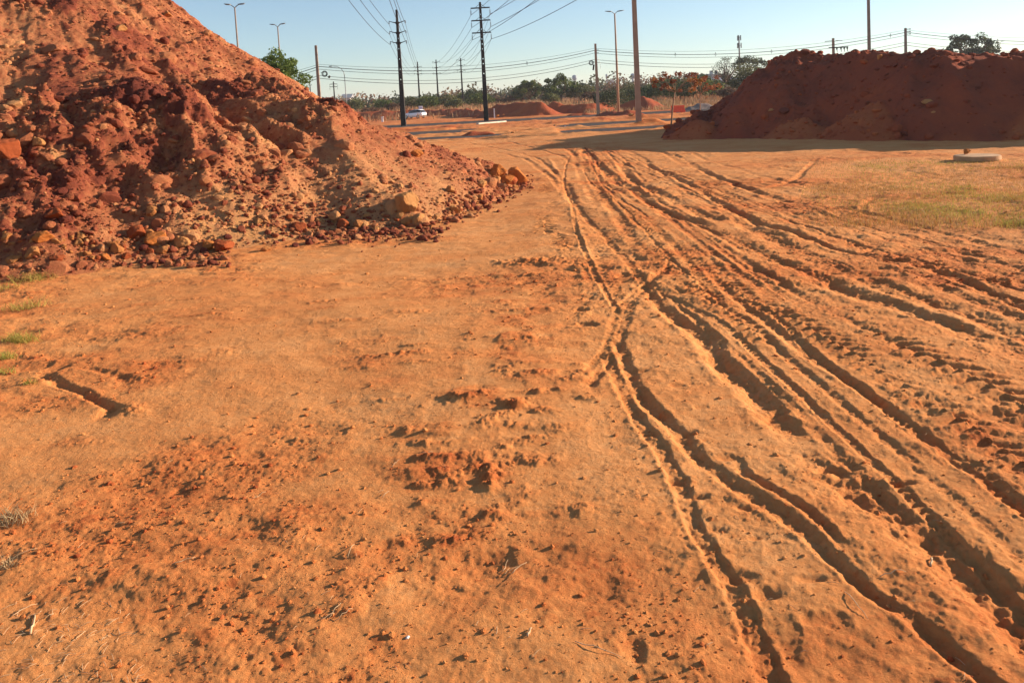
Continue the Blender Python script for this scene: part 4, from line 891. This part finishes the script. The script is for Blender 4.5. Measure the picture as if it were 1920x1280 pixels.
# ------------------------------------------------------------------ poles, lamps, cables
def pole_at(px, Y): 
    p = at(px, hor(px), Y); return [float(p[0]), float(Y), gh(float(p[0]), Y)]
def trans_pole(label, px, py_base, Y, top, armz, half, style, wb, wt, name='transmission_pole', holes=True, group='dark power line poles', rz=0):
    p = at(px, py_base, Y); x = float(p[0]); z0 = gh(x, Y); H_ = zt(px, top, Y)-z0; t = empty(name, (x, Y, z0), label, 'power pole', group, rz)
    # the shaft: tapered, pierced by see-through climbing holes
    mb = MB(); hz = []
    if holes:
        r_ = random.Random(int(px)); z = H_*.40
        while z < H_*.93: hz.append(z); z += (.5, 1.0)[r_.random() < .55]
    zz = -.4; W = lambda z: wb+(wt-wb)*max(z, 0)/H_
    def seg(a, b, x0f, x1f):
        wa, wb_ = W(a), W(b); mb.add([(x0f*wa, -wa/2, a), (x1f*wa, -wa/2, a), (x1f*wa, wa/2, a), (x0f*wa, wa/2, a), (x0f*wb_, -wb_/2, b), (x1f*wb_, -wb_/2, b), (x1f*wb_, wb_/2, b), (x0f*wb_, wb_/2, b)],
               [(3, 2, 1, 0), (4, 5, 6, 7), (0, 1, 5, 4), (1, 2, 6, 5), (2, 3, 7, 6), (3, 0, 4, 7)])
    for h_ in hz:
        seg(zz, h_, -.5, .5); seg(h_, h_+.13, -.5, -.15); seg(h_, h_+.13, .15, .5); zz = h_+.13
    seg(zz, H_, -.5, .5); mb.build('shaft', M_black, t)
    ends = []
    for az in armz:
        z = zt(px, az, Y)-z0; mb = MB(); up = .0 if style == 'flat' else .16
        if style == 'flat':
            mb.box((0, -.16, z), (half*2, .10, .12))
            for s_ in (-1, 1): mb.tube([(s_*half*.5, -.16, z+.05), (s_*.05, -.12, z+.38)], .022, 5)
        else:
            for s_ in (-1, 1): mb.tube([(s_*.05, 0, z-.05), (s_*half*.5, 0, z+.03), (s_*half, 0, z+.16)], [.07, .045, .03], 6)
            mb.box((0, 0, z-.05), (W(z)*1.5, W(z)*1.3, .22))
        arm = mb.build('crossarm', M_black, t)
        for s_ in (-1, 1):
            L = .62 if style == 'flat' else .36; zz_ = z-.06 if style == 'flat' else z+.20
            mb = MB(); mb.tube([(s_*half, -.16 if style == 'flat' else 0, zz_), (s_*half, -.16 if style == 'flat' else 0, zz_-L)], .018, 5)
            for i in range(4 if style == 'flat' else 2): mb.cyl((s_*half, -.16 if style == 'flat' else 0, zz_-L*.38-i*.11), .085, .04, 10, r2=.05)
            mb.build('insulator', M_insul, arm)
            ends.append((x+s_*half, Y-(.16 if style == 'flat' else 0), z0+zz_-L))
    return t, ends      # ends: left, right per level, top level first
P1, E1 = trans_pole('tall dark pole with upturned arms standing before the white car', 757, 235, 74, 18, [42, 61, 80], .80, 'up', .50, .19)
P2, E2 = trans_pole('tall dark pole with three flat crossarms and long insulators', 912, 226, 77, 4, [15, 38.5, 61.5], .97, 'flat', .50, .22)
FARP = [('distant dark pole nearest to the pole with upturned arms', 787, 116, 158, [126, 133, 139]), ('distant dark pole in the middle of three', 822, 112, 160, [117, 127, 138]), ('distant dark pole nearest to the pole with flat crossarms', 868, 109, 152, [113, 123, 134])]
FE = [trans_pole(lb, px, 190, Y, top, az, .80, 'up', .40, .2, holes=False)[1] for lb, px, top, Y, az in FARP]
_, FE4 = trans_pole('small far dark pole left of the curved street lamp', 628, 195, 180, 153, [158, 163], .9, 'flat', .35, .2, holes=False)
trans_pole('faint short dark pole seen just above the sunlit mound', 583, 185, 190, 156, [160], .4, 'up', .3, .16, holes=False)

def project(P):
    d = np.asarray(P, float)-[0, 0, EYE]; z = d@Fv; return CX+FPX*(d@Rv)/z, PPY-FPX*(d@Uv)/z
def cable(A, B, sag, r_, label, group, n=40, mat=None):
    A, B = np.array(A, float), np.array(B, float); t = np.linspace(0, 1, n); P = A+(B-A)*t[:, None]; P[:, 2] -= 4*sag*t*(1-t)
    mb = MB(); mb.tube([tuple(p) for p in P], r_, 5, cap=False); return tag(mb.build('power_cable', mat or M_wire, None, True), label, 'cable', group), P
def fit_sag(A, B, exit_x):
    best = (1e9, 0); t = np.linspace(0, 1, 400); A, B = np.array(A, float), np.array(B, float)
    for s_ in np.linspace(0, 14, 141):
        P = A+(B-A)*t[:, None]; P[:, 2] -= 4*s_*t*(1-t); X_, Y_ = project(P); ok = np.nonzero(Y_ < 0)[0]
        if not len(ok): continue
        e_ = abs(X_[ok[0]]-exit_x)
        if e_ < best[0]: best = (e_, s_)
    return best[1]
names = ['top', 'middle', 'lowest']
for i, (ex, sl2) in enumerate([(693, .60), (675, .58), (653, .62)]):
    B = at(ex-sl2*800, -800, 16); cable(E1[i*2], B, fit_sag(E1[i*2], B, ex), .02, f'thin cable from the {names[i]} arm, car side pole, sweeping up over the sunlit mound', 'cables of the pole with upturned arms')
for i, (ex, sl2) in enumerate([(743, .27), (738, .29), (730, .31)]):
    B = at(ex-sl2*800, -800, 16); cable(E1[i*2+1], B, fit_sag(E1[i*2+1], B, ex), .02, f'steep thin cable rising from the road side end of the {names[i]} upturned arm', 'cables of the pole with upturned arms')
for i, (ex, sl2) in enumerate([(919, 1.0), (954, 1.0), (1005, 1.05)]):
    B = at(ex+sl2*700, -700, 16); cable(E2[i*2], B, fit_sag(E2[i*2], B, ex), .02, f'thin cable crossing behind the shaft from the {names[i]} flat crossarm', 'cables of the pole with flat crossarms')
for i, (ex, sl2) in enumerate([(966, 1.45), (1012, 1.4), (1081, 1.45)]):
    B = at(ex+sl2*700, -700, 16); cable(E2[i*2+1], B, fit_sag(E2[i*2+1], B, ex), .022, f'thin cable swinging out to the upper sky from the {names[i]} flat crossarm', 'cables of the pole with flat crossarms')
for E_, Fp, nm in ((E1, FE[0], 'upturned arms'), (E2, FE[1], 'flat crossarms')):
    for i in range(6): cable(E_[i], Fp[i], 1.2, .016, f'faint cable running back from the pole with {nm} to the distant poles', f'far cables behind the pole with {nm}')
for i in range(0, 6, 2): cable(E2[i+1], FE[2][i+1], 1.2, .016, 'faint cable ending at the distant pole nearest the flat crossarms', 'far cables to the nearest distant pole')

# concrete distribution poles
def conc_pole(label, px, base, top, Y, wb, wt, mat=M_grey, name='concrete_pole', group='concrete poles'):
    x = float(at(px, base, Y)[0]); z0 = gh(x, Y); H_ = (zt(px, top, Y)-z0) if top is not None else 12.5
    t = empty(name, (x, Y, z0), label, 'concrete pole', group); mb = MB(); mb.box((0, 0, H_/2-.2), (wb, wb*.8, H_+.4), (wt/wb, wt/wb)); mb.build('shaft', mat, t, bevel=.012)
    return t, H_
PB, hB = conc_pole('short concrete pole carrying cables left of the double street lamp', 1122, 217, 82, 76, .34, .20, M_cpole)
PA, hA = conc_pole('grey concrete pole with a cable coil rising behind the sunlit mound', 602, 225, 85, 63, .30, .19)
PD, hD = conc_pole('grey concrete pole behind the shaded mound left of the domed tree', 1699, 165, 53, 77, .32, .20)
PC, hC = conc_pole('concrete pole with crossarm and hanging fuse gear behind the shaded mound', 1564, 170, 72, 82, .34, .22, M_cpole)
PT, hT = conc_pole('tall thick bare concrete pole running out of the top of the view', 1198, 236, None, 44.5, .32, .20, M_cpole)
PR, hR = conc_pole('tall bare post rising behind the shaded mound out of view', 1631, 180, None, 58, .24, .15, M_grey)
for t, H_, zz in ((PB, hB, 1.9), (PA, hA, 2.4)):      # cable coils hung on the poles
    mb = MB(); c = Vector((t.location.x-(.52 if t is PB else -.62), t.location.y-.2, t.location.z+H_-zz)); r0 = .24
    for q in range(3):
        mb.tube([(c.x+math.cos(a)*(r0-q*.05), c.y+q*.02, c.z+math.sin(a)*(r0-q*.05)) for a in np.linspace(0, 6.28, 20)], .022, 5)
    mb.tube([(c.x+(.3 if t is PB else -.3), c.y, c.z+.1), (c.x, c.y, c.z+r0)], .02, 5)
    tag(mb.build('cable_coil', M_wire, None), 'coil of spare cable hung on the ' + ('short concrete pole' if t is PB else 'pole behind the sunlit mound'), 'cable coil', 'cable coils')
    mb = MB(); d_ = (.22 if t is PB else .38); mb.tube([(c.x+d_*.8, c.y, c.z-(.75 if t is PB else .35)), (c.x+d_*1.15, c.y, c.z-.2+(.0))], .085, 8); tag(mb.build('splice_case', M_black, None, True), 'black splice case under the coil on the ' + ('short concrete pole' if t is PB else 'pole behind the sunlit mound'), 'splice case', 'splice cases')
mb = MB(); z = zt(1564, 90, 82)-PC.location.z; mb.box((.45, -.25, z), (2.1, .10, .12)); arm = mb.build('crossarm', M_black, PC)
for q, xx in enumerate((.25, .7, 1.05, 1.38)):
    mb = MB(); mb.tube([(xx, -.3, z-.05), (xx+.03, -.32, z-.5)], [.045, .03], 6); mb.cyl((xx, -.3, z-.15), .08, .16, 8); mb.build('fuse', M_insul, arm)
for s_ in (-1, 1):
    mb = MB(); mb.tube([(s_*.2, -.1, z+.75), (s_*.95, -.1, z+.72)], .035, 6); mb.build('bracket', M_black, PC)
mb = MB(); zD = zt(1699, 60, 77)-PD.location.z
for dz in (.25, 0, -.25):
    mb = MB(); mb.tube([(.1, -.1, zD+dz), (.42, -.1, zD+dz)], .03, 5); mb.cyl((.42, -.1, zD+dz), .05, .12, 8); mb.build('bracket', M_insul, PD)
zB = zt(1114, 100, 76)-PB.location.z
for dz in (.3, .0):
    mb = MB(); mb.tube([(.1, -.1, zB+dz), (.30, -.12, zB+dz)], .025, 5); mb.build('bracket', M_galv, PB)
mb = MB(); mb.tube([(.2, -.1, zB-.5), (.38, -.1, zB-1.1), (.40, -.1, zB-1.6)], .015, 4); mb.build('conduit', M_galv, PB)
def anc(px, py, Y): return at(px, py, Y)
def span(levels, r_, label, mids, grp='distribution cables along the road'):
    for k in range(len(levels)-1):
        A, B = anc(*levels[k]), anc(*levels[k+1]); o, P = cable(A, B, mids[k], r_, label[k], grp)
        yield o, P
LP = [(60, 210, 56), (598, 125, 63), (1114, 95, 76), (1699, 61, 77), (2250, 60, 78)]
mids = (.9, 1.05, 1.15, 1.0)
where = ['between the view edge and the pole behind the sunlit mound', 'between the coil pole and the short concrete pole', 'between the short concrete pole and the pole near the domed tree', 'past the domed tree']
spc = {1: [(985)], 2: [1259, 1346, 1448, 1672], 3: [1787, 1869]}
for k, (o, P) in enumerate(span(LP, .028, ['thick upper cable '+w_ for w_ in where], mids)):
    X_, Y_ = project(P)
    for sx in spc.get(k, []):
        i = int(np.argmin(abs(X_-sx))); q = P[i]; mb = MB(); mb.tube([(q[0], q[1]-.02, q[2]+.17), (q[0]+.07, q[1]-.02, q[2]), (q[0], q[1]-.02, q[2]-.22), (q[0]-.07, q[1]-.02, q[2]), (q[0], q[1]-.02, q[2]+.17)], .022, 5); mb.build('spacer', M_wire, o)
for dy, r_, nm, ms in ((-4, .012, 'hair thin topmost cable ', -.12), (5, .018, 'second thinner cable ', .02), (17, .018, 'third low cable ', .05), (22, .022, 'lowest telephone cable ', .1)):
    list(span([(a, b+dy*(1 if a < 1500 else 1.1), c) for a, b, c in LP], r_, [nm+w_ for w_ in where], [m+ms for m in mids]))

# street lamps
def lamp_double(label, px, base, top, Y, mat=M_grey, r0=.11, r1=.06, span_=.75, rz=0, name='street_lamp'):
    x = float(at(px, base, Y)[0]); z0 = gh(x, Y); H_ = zt(px, top, Y)-z0+.1; t = empty(name, (x, Y, z0), label, 'street lamp', 'double headed street lamps', rz)
    mb = MB(); mb.tube([(0, 0, -.3), (0, 0, H_*.5), (0, 0, H_-.25)], [r0, (r0+r1)/2, r1], 12); mb.build('column', mat, t, True)
    for s_ in (-1, 1):
        mb = MB(); mb.tube([(0, 0, H_-.3), (s_*.25, 0, H_-.08), (s_*.4, 0, H_)], .04, 6); arm = mb.build('arm', M_galv, t, True)
        mb = MB(); v, f = loft([(s_*.30, -.04, .0, .03, .05, .04), (s_*.5, -.05, .0, .06, .11, .08), (s_*.75, -.02, .03, .08, .11, .08), (s_*span_*1.08, .05, .07, .09, .08, .05)]); v = [(a, b, c+H_+.0) for a, b, c in v]
        mb.add(v, f); mb.build('lamp_head', M_galv, arm, True)
    return t
lamp_double('double headed street lamp left of the tall thick concrete pole', 1160, 209, 23, 85, M_cpole, .15, .08, 1.0)
lamp_double('double headed street lamp highest over the slope of the sunlit mound', 456, 215, 10, 66, span_=.8, rz=.15)
lamp_double('double headed street lamp rising behind the bright green tree', 533, 215, 47, 84, span_=.85, rz=-.15)
lamp_double('small pale double headed lamp right of the domed tree', 1875, 140, 79, 170, M_galv, span_=.75)
lamp_double('tiny far double headed lamp between the two poles behind the shaded mound', 1672, 150, 99, 230, M_galv, span_=.8)
Yl = 123.; x = float(at(651, 215, Yl)[0]); z0 = gh(x, Yl); H_ = zt(645, 140, Yl)-z0; t = empty('street_lamp', (x, Yl, z0), 'slim street lamp with one long curved arm', 'street lamp')
mb = MB(); mb.tube([(0, 0, -.3), (0, 0, H_-.2)], [.10, .055], 10); mb.build('column', M_galv, t, True)
mb = MB(); mb.tube([(0, 0, H_-.25), (-.08, 0, H_+.35), (-.45, 0, H_+.95), (-1.1, 0, H_+1.35), (-1.9, 0, H_+1.45)], [.055, .05, .045, .04, .035], 8); arm = mb.build('arm', M_galv, t, True)
mb = MB(); v, f = loft([(-2.45, -.05, .0, .03, .07, .05), (-2.3, -.08, .0, .07, .14, .09), (-1.95, -.06, .0, .08, .13, .09), (-1.8, -.03, .0, .03, .05, .04)]); mb.add([(a, b, c+H_+1.45) for a, b, c in v], f); mb.build('lamp_head', M_galv, arm, True)

# cell mast and the far buildings
Ym = 190.; x = float(at(1388, 160, Ym)[0]); z0 = gh(x, Ym); H_ = zt(1386, 64, Ym)-z0; t = empty('phone_mast', (x, Ym, z0), 'slim phone mast with antennas behind the bare tree', 'mast')
mb = MB(); mb.tube([(0, 0, -.5), (0, 0, H_-.5)], [.28, .16], 8); mb.build('column', M_galv, t)
for dz, rr_ in ((0, .42), (-1.9, .5)):
    for a in range(3):
        an = a*2.09; mb = MB(); mb.box((math.cos(an)*rr_, math.sin(an)*rr_, H_-1+dz), (.22, .16, 1.3)); mb.tube([(0, 0, H_-1+dz), (math.cos(an)*rr_, math.sin(an)*rr_, H_-1+dz)], .05, 5); mb.build('antenna', M_galv, t)
def tower(label, px, base, top, Y, wpx, kind):
    x = float(at(px, base, Y)[0]); z0 = far_rise(np.array([x]), np.array([Y]))[0]; H_ = zt(px, top, Y)-z0; w_ = wpx/pxm(Y); t = empty('water_tower', (x, Y, z0), label, 'water tower', 'far water towers')
    mb = MB(); mb.cyl((0, 0, H_*.42), w_*.30, H_*.84, 14); mb.build('shaft', M_pale, t, True)
    mb = MB(); mb.tube([(0, 0, H_*.78), (0, 0, H_*.84), (0, 0, H_*.97), (0, 0, H_)], [w_*.3, w_*.5, w_*.5, w_*.2], 16); mb.build('tank', M_tank, t, True); return t
tower('blue grey water tower over the round dark green tree', 1079, 185, 141, 620, 9, 0)
tower('thin far tower right of the short concrete pole', 1139, 180, 139, 700, 4, 0)
tower('small tower peeping out left of the tall thick pole', 1188, 180, 138, 500, 8, 0)
def building(label, px0, px1, top, Y, depth, nwin=5, roof='flat', tanks=0):
    a, b = at(px0, 170, Y), at(px1, 170, Y); cx = (a[0]+b[0])/2; w_ = abs(b[0]-a[0]); z0 = far_rise(np.array([cx]), np.array([Y]))[0]; H_ = zt((px0+px1)/2, top, Y)-z0
    t = empty('far_building', (cx, Y, z0), label, 'building', 'far buildings behind the trees'); mb = MB(); mb.box((0, depth/2, H_/2-.5), (w_, depth, H_+1)); mb.build('wall', M_pale, t)
    if roof == 'flat':
        mb = MB(); mb.box((0, depth/2, H_+.15), (w_+.8, depth+.8, .3)); rf = mb.build('roof', M_roof, t)
    else:
        mb = MB(); e_ = w_/2+.6; h2 = H_*.28; mb.add([(-e_, -.6, H_), (e_, -.6, H_), (e_, depth+.6, H_), (-e_, depth+.6, H_), (-e_, depth/2, H_+h2), (e_, depth/2, H_+h2)], [(0, 1, 5, 4), (2, 3, 4, 5), (0, 4, 3), (1, 2, 5), (3, 2, 1, 0)]); rf = mb.build('roof', M_roof, t)
    for i in range(tanks):
        mb = MB(); mb.cyl((-w_*.3+i*2.2, depth/2, H_+1.1), .8, 1.8, 12); mb.build('roof_tank', M_pale, rf)
    for i in range(nwin):
        for zz in (H_*.72,):
            mb = MB(); mb.box((-w_/2+w_*(i+.5)/nwin, -.03, zz), (w_/nwin*.45, .1, 1.2)); mb.build('window', M_glass, t)
building('long low building with a grey sheet roof behind the rust leaved saplings', 1330, 1392, 151, 260, 14, 7, 'gable')
building('pale boxy building with a flat roof between the saplings', 1296, 1334, 141, 340, 12, 5, 'flat')
building('narrow building with two roof tanks left of the bare tree', 1336, 1358, 140, 330, 10, 3, 'flat', 2)
building('low shed with a pale roof at the edge of the far field', 640, 655, 176+8, 300, 8, 3, 'gable')
building('flat topped far building between the short concrete pole and the lamp', 1140, 1152, 150, 600, 12, 3, 'flat')

# ------------------------------------------------------------------ thin dusty air
mb = MB(); mb.box((0, 1300, 21), (15000, 2900, 60)); m = bpy.data.materials.new('dusty_air'); m.use_nodes = True; t_ = m.node_tree; t_.nodes.remove(t_.nodes['Principled BSDF'])
v_ = t_.nodes.new('ShaderNodeVolumePrincipled'); v_.inputs['Color'].default_value = (.82, .88, .95, 1); v_.inputs['Density'].default_value = .00028; v_.inputs['Anisotropy'].default_value = .2
t_.links.new(v_.outputs[0], t_.nodes['Material Output'].inputs['Volume']); tag(mb.build('haze', m), 'thin pale dusty haze over the whole place', 'haze', kind='stuff')
